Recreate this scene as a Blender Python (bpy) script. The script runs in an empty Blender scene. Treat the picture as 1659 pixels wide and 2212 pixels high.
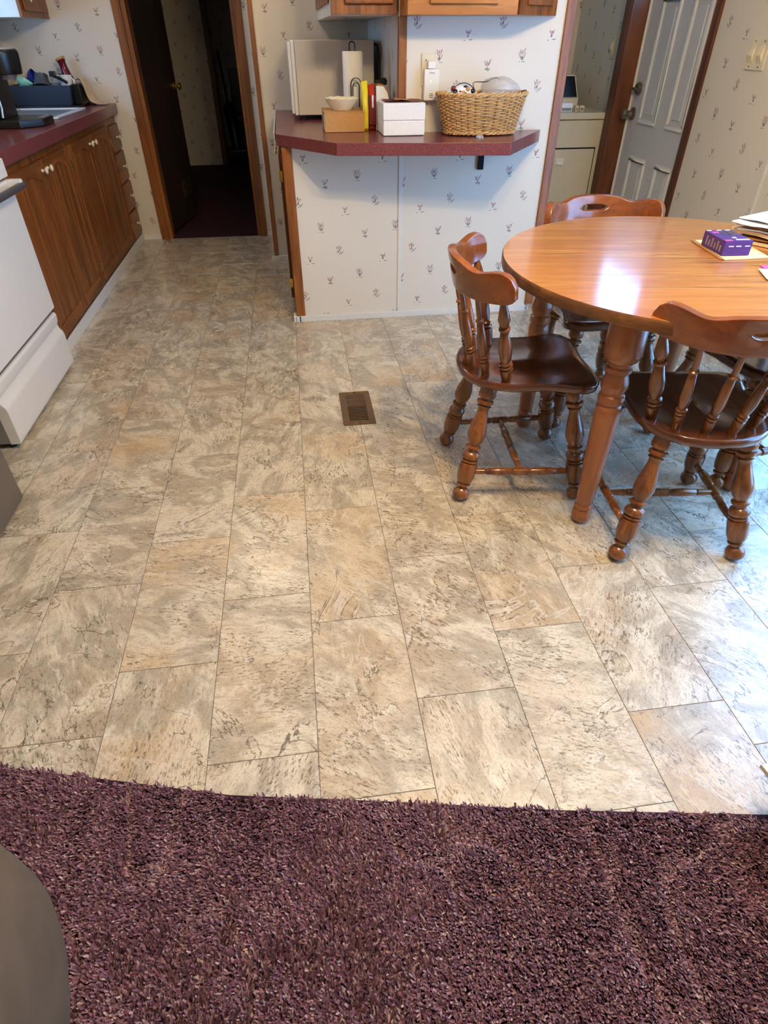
import bpy, bmesh, math, random
import numpy as np
from mathutils import Vector, Matrix

S = bpy.context.scene
COL = S.collection
PI = math.pi
rnd = random.Random(7)

# ------------------------------------------------------------------ camera
CAM_H = 1.285
cam_d = bpy.data.cameras.new('camera'); cam = bpy.data.objects.new('camera', cam_d); COL.objects.link(cam)
R_ = Vector((0.99093328, -0.13432569, -0.0028009)); U_ = Vector((0.08591299, 0.61748487, 0.78187684)); F_ = Vector((0.10329663, 0.77502841, -0.62342663))
cam.matrix_world = Matrix(((R_.x, U_.x, -F_.x, 0), (R_.y, U_.y, -F_.y, 0), (R_.z, U_.z, -F_.z, CAM_H), (0, 0, 0, 1)))
cam_d.sensor_fit = 'HORIZONTAL'; cam_d.sensor_width = 36; cam_d.lens = 1291.168 / 1659 * 36
cam_d.clip_start = 0.02; cam_d.clip_end = 60
S.camera = cam

# ------------------------------------------------------------------ world + light + exposure
w = bpy.data.worlds.new('daylight'); S.world = w; w.use_nodes = True
bg = w.node_tree.nodes['Background']; bg.inputs[0].default_value = (0.23, 0.52, 1.0, 1); bg.inputs[1].default_value = 12.0
S.view_settings.view_transform = 'Standard'; S.view_settings.look = 'None'; S.view_settings.gamma = 1
S.view_settings.use_curve_mapping = False; S.view_settings.exposure = -0.02
S.cycles.use_denoising = True
S.cycles.max_bounces = 6; S.cycles.diffuse_bounces = 4; S.cycles.glossy_bounces = 3; S.cycles.use_adaptive_sampling = True; S.cycles.adaptive_threshold = 0.08; S.cycles.adaptive_min_samples = 20; S.cycles.transparent_max_bounces = 12
S.cycles.sample_clamp_indirect = 8.0
LAMP_STRENGTH = 430.0
KITCHEN_FILL_STRENGTH = 34.0  # strength of the added kitchen fill, no lamp known there
def portal(name, loc, size, normal):
    d = bpy.data.lights.new(name, 'AREA'); d.shape = 'RECTANGLE'; d.size, d.size_y = size; d.cycles.is_portal = True
    o = bpy.data.objects.new(name, d); COL.objects.link(o); o.location = loc
    o.rotation_euler = Vector(normal).to_track_quat('-Z', 'Y').to_euler()
WIN1 = (0.55, 2.30, 0.10, 1.95)      # right wall window: y0, y1, z0, z1
WIN2 = (4.05, 4.80, 1.15, 1.75)     # window above the sink
portal('daylight_window_1', (2.205, (WIN1[0]+WIN1[1])/2, (WIN1[2]+WIN1[3])/2), (WIN1[1]-WIN1[0], WIN1[3]-WIN1[2]), (-1, 0, 0))
portal('daylight_window_2', (-1.90, (WIN2[0]+WIN2[1])/2, (WIN2[2]+WIN2[3])/2), (WIN2[1]-WIN2[0], WIN2[3]-WIN2[2]), (1, 0, 0))
portal('daylight_door', (2.205, 3.96, 1.70), (0.6, 0.48), (-1, 0, 0))

# ------------------------------------------------------------------ helpers: colour + nodes
def lin(c): return c/12.92 if c <= 0.04045 else ((c+0.055)/1.055)**2.4
def rgb(r, g, b): return (lin(r/255), lin(g/255), lin(b/255), 1)

class NT:
    def __init__(s, name):
        s.m = bpy.data.materials.new(name); s.m.use_nodes = True; s.t = s.m.node_tree
        s.b = s.t.nodes['Principled BSDF']; s.out = s.t.nodes['Material Output']
    def n(s, typ, **kw):
        o = s.t.nodes.new(typ)
        for k, v in kw.items(): setattr(o, k, v)
        return o
    def put(s, sock, v):
        if isinstance(v, bpy.types.NodeSocket): s.t.links.new(v, sock)
        elif v is not None: sock.default_value = v
    def math(s, op, a, b=None, c=None, clamp=False):
        o = s.n('ShaderNodeMath', operation=op, use_clamp=clamp)
        for i, v in enumerate((a, b, c)): s.put(o.inputs[i], v)
        return o.outputs[0]
    def add(s, a, b): return s.math('ADD', a, b)
    def sub(s, a, b): return s.math('SUBTRACT', a, b)
    def mul(s, a, b): return s.math('MULTIPLY', a, b)
    def step(s, v, lo, hi):     # smooth 0..1
        o = s.n('ShaderNodeMapRange', interpolation_type='SMOOTHSTEP')
        s.put(o.inputs[0], v); s.put(o.inputs[1], lo); s.put(o.inputs[2], hi); o.inputs[3].default_value = 0; o.inputs[4].default_value = 1
        return o.outputs[0]
    def mix(s, f, a, b, mode='MIX'):
        o = s.n('ShaderNodeMix', data_type='RGBA', blend_type=mode)
        s.put(o.inputs[0], f); s.put(o.inputs[6], a); s.put(o.inputs[7], b); return o.outputs[2]
    def coord(s, kind='Object'): return s.n('ShaderNodeTexCoord').outputs[kind]
    def map(s, v, scale=(1,1,1), rot=(0,0,0), loc=(0,0,0)):
        o = s.n('ShaderNodeMapping'); s.put(o.inputs[0], v); s.put(o.inputs[1], loc); s.put(o.inputs[2], rot); s.put(o.inputs[3], scale); return o.outputs[0]
    def noise(s, v, scale=5, detail=4, rough=0.55, dist=0.0):
        o = s.n('ShaderNodeTexNoise'); s.put(o.inputs['Vector'], v); o.inputs['Scale'].default_value = scale; o.inputs['Detail'].default_value = detail
        o.inputs['Roughness'].default_value = rough; o.inputs['Distortion'].default_value = dist; return o.outputs[0]
    def sep(s, v): o = s.n('ShaderNodeSeparateXYZ'); s.put(o.inputs[0], v); return o.outputs
    def comb(s, x, y, z):
        o = s.n('ShaderNodeCombineXYZ')
        for i, v in enumerate((x, y, z)): s.put(o.inputs[i], v)
        return o.outputs[0]
    def bump(s, h, strength=0.2, dist=0.01):
        o = s.n('ShaderNodeBump'); o.inputs['Strength'].default_value = strength; o.inputs['Distance'].default_value = dist; s.put(o.inputs['Height'], h)
        s.t.links.new(o.outputs[0], s.b.inputs['Normal'])
    def fin(s, col, rough=0.5, metal=0.0, spec=None, coat=None):
        s.put(s.b.inputs['Base Color'], col); s.put(s.b.inputs['Roughness'], rough); s.b.inputs['Metallic'].default_value = metal
        if spec is not None: s.b.inputs['Specular IOR Level'].default_value = spec
        if coat is not None: s.b.inputs['Coat Weight'].default_value = coat[0]; s.b.inputs['Coat Roughness'].default_value = coat[1]
        return s.m

def plain(name, col, rough=0.5, metal=0.0, var=0.06, scale=30, bump=0.0):
    t = NT(name); v = t.noise(t.coord(), scale, 3)
    c2 = tuple(max(0, x*(1-var*2)) for x in col[:3]) + (1,)
    c = t.mix(t.step(v, 0.3, 0.7), c2, col)
    if bump: t.bump(v, bump, 0.002)
    return t.fin(c, rough, metal)

def wood(name, light, dark, axis='z', scale=1.0, rough=0.35, streak=0.5, coat=None, fine=1.0, tilt=0.0):
    t = NT(name); co = t.coord()
    if tilt: co = t.map(co, rot=(0, 0, tilt))
    k = {'x': (0.10, 1, 1), 'y': (1, 0.10, 1), 'z': (1, 1, 0.08)}[axis]
    v1 = t.noise(t.map(co, tuple(a*14*scale for a in k)), 1.0, 5, 0.6, 0.8)
    v2 = t.noise(t.map(co, tuple(a*95*scale*fine for a in k)), 1.0, 3, 0.6, 0.2)
    c = t.mix(t.step(v1, 0.32, 0.68), dark, light)
    c = t.mix(t.mul(t.step(v2, 0.56, 0.72), streak), c, tuple(x*0.45 for x in dark[:3]) + (1,))
    t.bump(v2, 0.08, 0.001)
    return t.fin(c, rough, coat=coat)

def oak_top():
    t = NT('honey_oak_top'); co = t.map(t.coord(), rot=(0, 0, 0.14))
    v1 = t.noise(t.map(co, (2.2, 26, 1)), 1.0, 4, 0.6, 0.5); v2 = t.noise(t.map(co, (5.5, 120, 1)), 1.0, 4, 0.65, 0.3); v3 = t.noise(t.map(co, (3.2, 95, 1)), 1.0, 3, 0.6, 0.7)
    c = t.mix(t.step(v1, 0.30, 0.70), rgb(178, 110, 44), rgb(206, 140, 66))
    c = t.mix(t.mul(t.step(v2, 0.52, 0.68), 0.35), c, rgb(140, 82, 34))
    c = t.mix(t.mul(t.mul(t.step(v3, 0.55, 0.64), t.step(v1, 0.38, 0.56)), 0.65), c, rgb(96, 54, 22))
    return t.fin(c, 0.30, coat=(0.8, 0.11))

def wallpaper():
    t = NT('floral_wallpaper'); p = t.sep(t.coord())
    u = t.add(p[0], p[1]); v = p[2]
    A, B = 0.397, 0.2385
    def cell(pu, pv):
        vv = t.sub(v, pv); row = t.math('FLOOR', t.math('DIVIDE', vv, B))
        odd = t.math('FLOORED_MODULO', row, 2.0)
        uu = t.add(t.sub(u, pu), t.mul(odd, A/2))
        return t.comb(t.sub(t.math('FLOORED_MODULO', uu, A), A/2), t.sub(t.math('FLOORED_MODULO', vv, B), B/2), 0.0)
    def stroke(c, x, y, a, b, ang):
        o = t.n('ShaderNodeMapping', vector_type='TEXTURE'); t.put(o.inputs[0], c); o.inputs[1].default_value = (x, y, 0); o.inputs[2].default_value = (0, 0, ang); o.inputs[3].default_value = (a, b, 1)
        l = t.n('ShaderNodeVectorMath', operation='LENGTH'); t.put(l.inputs[0], o.outputs[0]); return l.outputs['Value']
    def mx(l):
        o = l[0]
        for q in l[1:]: o = t.math('MINIMUM', o, q)
        return t.sub(1.0, t.step(o, 0.74, 1.03))
    petals, leaves = [], []
    # (pos, petals [(x,y,a,b,deg)], leaves)
    ms = [((0.323, 0.733), [(-0.009, 0.013, 0.0038, 0.015, 16), (0.009, 0.014, 0.0036, 0.016, -14), (0.0, 0.010, 0.0036, 0.014, 0), (-0.016, 0.006, 0.002, 0.010, 34), (0.015, 0.004, 0.002, 0.009, -36)],
                        [(-0.009, -0.006, 0.0024, 0.011, 24), (0.009, -0.007, 0.0024, 0.011, -26), (0.0, -0.010, 0.0050, 0.010, 0), (0.007, -0.024, 0.012, 0.0016, 5), (-0.012, -0.024, 0.004, 0.0014, 0)]),
          ((0.159, 0.696), [(-0.009, 0.006, 0.0042, 0.012, 24), (0.008, 0.010, 0.004, 0.014, -22), (0.0, 0.002, 0.0045, 0.010, 0), (-0.003, 0.014, 0.002, 0.008, 8)],
                        [(-0.007, -0.014, 0.006, 0.003, 20), (0.007, -0.016, 0.0026, 0.009, -40), (0.0, -0.012, 0.004, 0.007, 0), (0.014, 0.020, 0.0013, 0.007, -30), (-0.014, 0.014, 0.0013, 0.006, 20)]),
          ((0.413, 0.618), [(0.0, 0.013, 0.0045, 0.013, 0), (-0.010, 0.008, 0.004, 0.011, 30), (0.010, 0.009, 0.004, 0.011, -28), (-0.004, 0.016, 0.002, 0.009, 10)],
                        [(0.0, -0.006, 0.004, 0.009, -20), (0.015, -0.016, 0.0022, 0.015, -42), (0.004, -0.018, 0.0018, 0.013, -36), (-0.009, -0.010, 0.0022, 0.010, 12)]),
          ((0.255, 0.571), [(-0.008, 0.010, 0.0040, 0.010, 22), (0.008, 0.010, 0.0038, 0.011, -22), (0.0, 0.006, 0.0042, 0.010, 0)],
                        [(-0.001, -0.005, 0.0050, 0.006, 0), (0.013, -0.018, 0.011, 0.0020, 3), (-0.016, -0.021, 0.004, 0.0020, 12)])]
    for (pu, pv), P, L in ms:
        c = cell(pu + 3.41 - A/2, pv - B/2)
        petals += [stroke(c, x, y, a, b, math.radians(d)) for x, y, a, b, d in P]
        leaves += [stroke(c, x, y, a, b, math.radians(d)) for x, y, a, b, d in L]
    n = t.noise(t.coord(), 160, 3)
    pm = t.mul(mx(petals), t.step(n, 0.30, 0.58)); lm = t.mul(mx(leaves), t.step(n, 0.25, 0.5))
    big = t.noise(t.coord(), 2.0, 2)
    base = t.mix(big, rgb(220, 212, 197), rgb(226, 218, 203))
    c = t.mix(t.mul(pm, 0.80), base, rgb(140, 78, 96))
    c = t.mix(t.mul(lm, 0.85), c, rgb(66, 68, 70))
    t.bump(t.noise(t.coord(), 350, 2), 0.05, 0.001)
    return t.fin(c, 0.55)

def tile_mat():
    t = NT('slate_print_vinyl'); co = t.coord(); r = t.n('ShaderNodeObjectInfo').outputs['Random']
    off = t.comb(t.mul(r, 37.0), t.mul(r, 91.0), t.mul(r, 53.0))
    o = t.n('ShaderNodeVectorMath', operation='ADD'); t.put(o.inputs[0], co); t.put(o.inputs[1], off); p = o.outputs[0]
    ang = t.mul(t.math('FRACT', t.mul(r, 7.31)), 2.2)
    vr = t.n('ShaderNodeVectorRotate', rotation_type='Z_AXIS'); t.put(vr.inputs['Vector'], p); t.put(vr.inputs['Angle'], ang); d = t.map(vr.outputs[0], (1, 2.6, 1))
    big = t.noise(t.map(vr.outputs[0], (1, 1.5, 1)), 5.0, 4, 0.62, 1.4); mid = t.noise(d, 15, 5, 0.70, 0.9); warm = t.noise(p, 3.4, 2, 0.6)
    fine = t.noise(t.map(d, (1, 1.2, 1)), 55, 4, 0.75); grit = t.noise(p, 190, 2, 0.7)
    c = t.mix(t.step(big, 0.40, 0.60), rgb(176, 165, 146), rgb(220, 209, 187))
    c = t.mix(t.mul(t.step(mid, 0.50, 0.66), 0.55), c, rgb(160, 147, 126))
    c = t.mix(t.mul(t.step(mid, 0.46, 0.34), 0.65), c, rgb(230, 222, 204))
    wf = t.math('FRACT', t.mul(r, 13.7))
    c = t.mix(t.mul(t.mul(t.step(warm, 0.44, 0.62), wf), 0.70), c, rgb(204, 170, 126))
    # clusters of dark pits
    clus = t.step(t.noise(p, 6.0, 3, 0.6), 0.46, 0.60)
    dash = t.noise(t.map(d, (1, 2.2, 1)), 30, 4, 0.72)
    pit = t.math('MAXIMUM', t.mul(t.step(fine, 0.53, 0.61), t.add(t.mul(clus, 0.80), 0.20)), t.mul(t.step(dash, 0.58, 0.66), 0.65))
    c = t.mix(t.mul(pit, 0.95), c, rgb(104, 86, 64))
    c = t.mix(t.mul(t.step(grit, 0.54, 0.68), 0.38), c, rgb(120, 104, 84))
    # crack veins
    vn = t.noise(vr.outputs[0], 2.6, 6, 0.60, 2.2); ridge = t.math('ABSOLUTE', t.sub(vn, 0.5))
    vm = t.mul(t.sub(1.0, t.step(ridge, 0.002, 0.008)), t.step(t.noise(p, 5.0, 1), 0.46, 0.56))
    c = t.mix(t.mul(vm, 0.85), c, rgb(98, 84, 66))
    hl = t.mul(t.sub(1.0, t.step(t.math('ABSOLUTE', t.sub(vn, 0.525)), 0.006, 0.018)), t.step(warm, 0.5, 0.60))
    c = t.mix(t.mul(hl, 0.40), c, rgb(232, 227, 216))
    t.bump(t.sub(mid, t.mul(pit, 0.6)), 0.08, 0.003)
    return t.fin(c, t.add(0.22, t.mul(mid, 0.12)), spec=0.75, coat=(0.25, 0.20))

def laminate():
    t = NT('burgundy_speckled_laminate'); co = t.coord()
    a = t.noise(co, 420, 2); b = t.noise(co, 260, 2)
    c = t.mix(t.step(a, 0.42, 0.60), rgb(104, 50, 52), rgb(132, 70, 70))
    c = t.mix(t.mul(t.step(b, 0.60, 0.68), 0.6), c, rgb(164, 110, 112))
    return t.fin(c, 0.24, spec=0.5)

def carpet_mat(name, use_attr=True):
    t = NT(name)
    if use_attr:
        a = t.n('ShaderNodeAttribute', attribute_name='tuft'); f = t.sep(a.outputs['Vector'])
        c = t.mix(f[0], rgb(66, 38, 48), rgb(146, 102, 114))
        c = t.mix(t.mul(f[1], 0.8), c, rgb(214, 182, 176))
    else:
        v = t.noise(t.coord(), 220, 4); c = t.mix(t.step(v, 0.35, 0.65), rgb(36, 18, 23), rgb(80, 46, 54)); t.bump(v, 0.8, 0.01)  # same carpet as the pile, the hall's dimness put into a darker colour
    return t.fin(c, 0.85, spec=0.2)

def glass_mat():
    t = NT('window_glass'); tr = t.n('ShaderNodeBsdfTransparent'); gl = t.n('ShaderNodeBsdfGlossy'); gl.inputs['Roughness'].default_value = 0.02
    tr.inputs[0].default_value = (0.95, 0.97, 0.98, 1)
    mx = t.n('ShaderNodeMixShader'); mx.inputs[0].default_value = 0.05; t.put(mx.inputs[1], tr.outputs[0]); t.put(mx.inputs[2], gl.outputs[0])
    t.put(t.out.inputs[0], mx.outputs[0]); return t.m

def film_mat():   # thin crinkled clear plastic
    t = NT('clear_plastic_film'); tr = t.n('ShaderNodeBsdfTransparent'); gl = t.n('ShaderNodeBsdfGlossy'); gl.inputs['Roughness'].default_value = 0.16
    df = t.n('ShaderNodeBsdfDiffuse'); df.inputs[0].default_value = rgb(226, 224, 218)
    v = t.noise(t.coord(), 28, 5, 0.6, 1.0); bp = t.n('ShaderNodeBump'); bp.inputs['Strength'].default_value = 0.9; bp.inputs['Distance'].default_value = 0.02; t.put(bp.inputs['Height'], v)
    t.put(gl.inputs['Normal'], bp.outputs[0])
    m1 = t.n('ShaderNodeMixShader'); m1.inputs[0].default_value = 0.45; t.put(m1.inputs[1], df.outputs[0]); t.put(m1.inputs[2], gl.outputs[0])
    m2 = t.n('ShaderNodeMixShader'); m2.inputs[0].default_value = 0.40; t.put(m2.inputs[1], tr.outputs[0]); t.put(m2.inputs[2], m1.outputs[0])
    t.put(t.out.inputs[0], m2.outputs[0]); return t.m

def emit(name, col, strength):
    t = NT(name); t.b.inputs['Emission Color'].default_value = col; t.b.inputs['Emission Strength'].default_value = strength
    return t.fin(col, 0.4)

M = dict(
    paper=wallpaper(), tile=tile_mat(), lam=laminate(), carpet=carpet_mat('plum_shag'), carpet_back=carpet_mat('plum_carpet_flat_dim', False),
    glass=glass_mat(), film=film_mat(),
    grout=plain('grout_line', rgb(120, 110, 96), 0.7),
    ceiling=plain('ceiling_white', rgb(226, 224, 218), 0.8, bump=0.1, scale=80),
    trimwhite=plain('white_trim', rgb(224, 222, 216), 0.4, var=0.02),
    cabwood=wood('cabinet_oak', rgb(152, 88, 36), rgb(100, 52, 18), 'z', 1.6, 0.38, 0.6),
    cabrail=wood('cabinet_oak_rail', rgb(146, 84, 34), rgb(100, 52, 18), 'y', 1.0, 0.38, 0.5),
    cabwood_lit=wood('cabinet_oak_lit', rgb(198, 132, 58), rgb(162, 98, 38), 'x', 1.0, 0.38, 0.35),  # brightened copy of the cabinet oak, front lighting put into the colour
    casing=wood('oak_casing', rgb(158, 96, 42), rgb(112, 60, 24), 'z', 1.2, 0.4, 0.5),
    casingdark=wood('walnut_casing', rgb(120, 66, 34), rgb(78, 40, 20), 'z', 1.0, 0.4, 0.4),
    halldoor=wood('dark_hall_door', rgb(52, 33, 20), rgb(36, 22, 13), 'z', 0.7, 0.5, 0.3),
    tabletop=oak_top(),
    tableedge=wood('oak_edge_band', rgb(128, 84, 44), rgb(92, 56, 28), 'x', 1.0, 0.4, 0.4),
    tableleg=wood('maple_leg', rgb(170, 102, 56), rgb(146, 82, 42), 'z', 0.8, 0.28, 0.25, coat=(0.3, 0.15)),
    chair=wood('cherry_chair', rgb(142, 84, 36), rgb(92, 48, 18), 'z', 1.4, 0.25, 0.45, coat=(0.4, 0.12)),
    chairseat=wood('dark_cherry_seat', rgb(104, 54, 26), rgb(76, 36, 16), 'y', 0.9, 0.22, 0.35, coat=(0.5, 0.10)),
    chairrail=wood('cherry_rail', rgb(152, 82, 34), rgb(112, 56, 22), 'x', 0.9, 0.22, 0.3, coat=(0.5, 0.10)),
    enamel=plain('white_enamel', rgb(226, 224, 219), 0.22, var=0.01),
    steelgrey=plain('grey_painted_steel', rgb(140, 138, 138), 0.4, 0.3, var=0.03),
    darksteel=plain('dark_grey_steel', rgb(86, 88, 92), 0.35, 0.4, var=0.04),
    fridge=plain('taupe_steel', rgb(116, 106, 94), 0.42, 0.35, var=0.03, scale=8),
    black=plain('black_plastic', rgb(18, 18, 19), 0.3, var=0.1),
    blackwire=plain('black_wire', rgb(14, 14, 14), 0.35),
    slate=plain('slate_blue_plastic', rgb(52, 64, 82), 0.35),
    silver=plain('silver_plastic', rgb(170, 170, 170), 0.3, 0.6),
    brass=plain('brass', rgb(206, 168, 84), 0.25, 0.9),
    ivory=plain('ivory_porcelain', rgb(232, 220, 184), 0.2, var=0.02),
    bronze=plain('dark_bronze', rgb(104, 86, 74), 0.3, 0.8),
    nickel=plain('satin_nickel', rgb(150, 138, 120), 0.28, 0.9),
    almond=plain('almond_enamel', rgb(206, 194, 164), 0.32, var=0.02),
    almondplastic=plain('almond_plastic', rgb(224, 214, 190), 0.4, var=0.02),
    doorwhite=plain('white_painted_door', rgb(206, 206, 208), 0.4, var=0.02),
    microwave=plain('bisque_microwave', rgb(208, 200, 188), 0.4, var=0.02),
    card=plain('brown_cardboard', rgb(196, 146, 88), 0.8, var=0.05, scale=60),
    foam=plain('white_foam', rgb(240, 236, 226), 0.7, var=0.03, scale=120, bump=0.15),
    cream=plain('cream_glaze', rgb(232, 224, 200), 0.25, var=0.02),
    white=plain('white_plastic', rgb(236, 234, 228), 0.35, var=0.02),
    papertowel=plain('paper_towel', rgb(240, 238, 234), 0.9, var=0.03, scale=90, bump=0.3),
    yellow=plain('yellow_packet', rgb(232, 214, 38), 0.35),
    red=plain('red_packet', rgb(190, 50, 24), 0.35),
    maroon=plain('maroon_label', rgb(120, 44, 48), 0.5),
    maroondark=plain('dark_red_packet', rgb(112, 16, 26), 0.35),
    tanpaper=plain('tan_paper', rgb(168, 116, 66), 0.7),
    wicker=plain('wicker_cane', rgb(218, 172, 110), 0.5, var=0.15, scale=60),
    wickerdark=plain('wicker_stake', rgb(170, 112, 54), 0.55, var=0.15, scale=60),
    purple=plain('purple_print', rgb(76, 44, 128), 0.35, var=0.05),
    pink=plain('pink_print', rgb(236, 96, 160), 0.5),
    paperwhite=plain('white_paper', rgb(238, 238, 240), 0.7, var=0.01),
    manila=plain('manila_paper', rgb(232, 208, 160), 0.7, var=0.03),
    blue=plain('blue_glaze', rgb(26, 44, 150), 0.2), mint=plain('mint_glaze', rgb(150, 216, 196), 0.25),
    cap=plain('tan_cork', rgb(214, 150, 74), 0.5), bottle=plain('red_bottle', rgb(112, 20, 30), 0.15),
    towelcloth=plain('beige_cloth', rgb(214, 190, 158), 0.9, var=0.08, scale=40, bump=0.3),
    sofa=plain('taupe_microfibre', rgb(88, 72, 56), 0.9, var=0.10, scale=14, bump=0.15),
    vent=plain('brown_register', rgb(112, 86, 58), 0.45, 0.3, var=0.05), ventdark=plain('duct_dark', rgb(16, 14, 12), 0.9),
    palepanel=plain('pale_cabinet_side', rgb(216, 206, 190), 0.5, var=0.05, scale=10),
    led=emit('green_light', (0.35, 1.0, 0.1, 1), 2.0),
    lampglow=emit('lamp_globe', (1.0, 0.76, 0.45, 1), LAMP_STRENGTH), kitchenfill=emit('kitchen_fill_glow', (1.0, 0.82, 0.60, 1), KITCHEN_FILL_STRENGTH),
)

# ------------------------------------------------------------------ helpers: geometry
class G:
    def __init__(s): s.v, s.f = [], []
    def addm(s, vs, fs):
        k = len(s.v); s.v += [tuple(p) for p in vs]; s.f += [tuple(i+k for i in f) for f in fs]; return s
    def box(s, x0, x1, y0, y1, z0, z1):
        return s.addm([(x, y, z) for z in (z0, z1) for y in (y0, y1) for x in (x0, x1)],
                      [(0, 2, 3, 1), (4, 5, 7, 6), (0, 1, 5, 4), (2, 6, 7, 3), (0, 4, 6, 2), (1, 3, 7, 5)])
    def prism(s, poly, z0, z1, ax='z'):
        def P(a, b, c): return {'z': (a, b, c), 'y': (a, c, b), 'x': (c, a, b)}[ax]
        n = len(poly); vs = [P(a, b, z0) for a, b in poly] + [P(a, b, z1) for a, b in poly]
        fs = [tuple(range(n))[::-1], tuple(range(n, 2*n))] + [(i, (i+1) % n, n+(i+1) % n, n+i) for i in range(n)]
        return s.addm(vs, fs)
    def lathe(s, prof, p0, p1, seg=16, caps=True):
        p0, p1 = Vector(p0), Vector(p1); d = (p1-p0); L = d.length; d.normalize()
        a = d.orthogonal().normalized(); b = d.cross(a); vs = []
        for t, r in prof:
            c = p0 + d*(L*t)
            for i in range(seg):
                q = 2*PI*i/seg; vs.append(c + a*(r*math.cos(q)) + b*(r*math.sin(q)))
        fs = []; n = len(prof)
        for j in range(n-1):
            for i in range(seg):
                i2 = (i+1) % seg; fs.append((j*seg+i, j*seg+i2, (j+1)*seg+i2, (j+1)*seg+i))
        if caps: fs.append(tuple(range(seg))[::-1]); fs.append(tuple((n-1)*seg+i for i in range(seg)))
        return s.addm(vs, fs)
    def tube(s, path, r, seg=6, closed=False):
        P = [Vector(p) for p in path]; n = len(P); vs = []; up = Vector((0, 0, 1)); prev = None
        for i in range(n):
            d = (P[(i+1) % n]-P[i-1]) if closed else (P[min(i+1, n-1)]-P[max(i-1, 0)])
            d = d.normalized() if d.length > 1e-9 else Vector((0, 0, 1))
            a = (prev - d*prev.dot(d)) if prev is not None else (up - d*up.dot(d))
            if a.length < 1e-4: a = d.orthogonal()
            a.normalize(); prev = a; b = d.cross(a); rr = r[i] if isinstance(r, (list, tuple)) else r
            for k in range(seg):
                q = 2*PI*k/seg; vs.append(P[i] + a*(rr*math.cos(q)) + b*(rr*math.sin(q)))
        fs = []
        for j in range(n if closed else n-1):
            j2 = (j+1) % n
            for k in range(seg): k2 = (k+1) % seg; fs.append((j*seg+k, j*seg+k2, j2*seg+k2, j2*seg+k))
        if not closed: fs += [tuple(range(seg))[::-1], tuple((n-1)*seg+k for k in range(seg))]
        return s.addm(vs, fs)
    def sphere(s, c, r, seg=16, rings=10, sc=(1, 1, 1), fn=None):
        vs = [(0, 0, -1)]; 
        for j in range(1, rings):
            a = -PI/2 + PI*j/rings
            for i in range(seg): q = 2*PI*i/seg; vs.append((math.cos(a)*math.cos(q), math.cos(a)*math.sin(q), math.sin(a)))
        vs.append((0, 0, 1)); fs = []
        for i in range(seg): fs.append((0, 1+(i+1) % seg, 1+i))
        for j in range(rings-2):
            for i in range(seg): i2 = (i+1) % seg; fs.append((1+j*seg+i, 1+j*seg+i2, 1+(j+1)*seg+i2, 1+(j+1)*seg+i))
        top = len(vs)-1; k = 1+(rings-2)*seg
        for i in range(seg): fs.append((k+i, k+(i+1) % seg, top))
        out = []
        for p in vs:
            m = fn(p) if fn else 1.0
            out.append((c[0]+p[0]*r*sc[0]*m, c[1]+p[1]*r*sc[1]*m, c[2]+p[2]*r*sc[2]*m))
        return s.addm(out, fs)
    def grid(s, pts):   # rows of points
        n, m = len(pts), len(pts[0]); vs = [p for row in pts for p in row]
        return s.addm(vs, [(i*m+j, i*m+j+1, (i+1)*m+j+1, (i+1)*m+j) for i in range(n-1) for j in range(m-1)])
    def mesh(s, name, bevel=0.0, seg=2, smooth=True, angle=0.7, recalc=True):
        bm = bmesh.new(); vv = [bm.verts.new(p) for p in s.v]
        for f in s.f:
            try: bm.faces.new([vv[i] for i in f])
            except ValueError: pass
        bmesh.ops.remove_doubles(bm, verts=bm.verts, dist=1e-5)
        if recalc: bmesh.ops.recalc_face_normals(bm, faces=bm.faces)
        if bevel:
            ed = [e for e in bm.edges if len(e.link_faces) == 2 and e.calc_face_angle(0) > 0.6]
            bmesh.ops.bevel(bm, geom=ed, offset=bevel, segments=seg, profile=0.5, affect='EDGES', clamp_overlap=True)
        me = bpy.data.meshes.new(name); bm.to_mesh(me); bm.free()
        if smooth:
            me.polygons.foreach_set('use_smooth', [True]*len(me.polygons)); me.set_sharp_from_angle(angle=angle)
        return me
    def obj(s, name, mat, parent=None, **kw):
        if parent is not None and parent.type == 'EMPTY' and not kw.pop('local', False):
            w_ = Vector(parent['_w']); inv = Matrix.Translation(w_).inverted(); s.v = [tuple(inv @ Vector(p)) for p in s.v]
        else: kw.pop('local', None)
        me = s.mesh(name, **kw); return wn(link(name, me, mat, parent), kw)
def wn(o, kw):
    if kw.get('bevel') and kw.get('smooth', True):
        m = o.modifiers.new('weighted', 'WEIGHTED_NORMAL'); m.weight = 100; m.keep_sharp = True
    return o
def link(name, me, mat, parent=None):
    o = bpy.data.objects.new(name, me); COL.objects.link(o)
    if mat is not None and not me.materials: me.materials.append(M[mat] if isinstance(mat, str) else mat)
    if parent is not None: o.parent = parent
    return o
THINGS = []
def tag(o, label, cat, group=None):
    o['label'] = label; o['category'] = cat
    if group: o['group'] = group
    return o
def thing(name, label, cat, loc=(0, 0, 0), rotz=0, group=None):
    """Empty at the base; children are modelled in world coordinates (rotz = 0) or local=True."""
    o = bpy.data.objects.new(name, None); COL.objects.link(o); o.location = loc; o.rotation_euler = (0, 0, rotz); o.empty_display_size = 0.1
    o['_w'] = Vector(loc); THINGS.append(o); return tag(o, label, cat, group)
def struct(name, g, mat, parent=None, **kw):
    kw.setdefault('smooth', False); o = g.obj(name, mat, parent, **kw); o['kind'] = 'structure'; return o
def copy_tree(o, parent=None):
    c = o.copy(); COL.objects.link(c); c.parent = parent
    for ch in list(o.children): copy_tree(ch, c)
    return c

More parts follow.
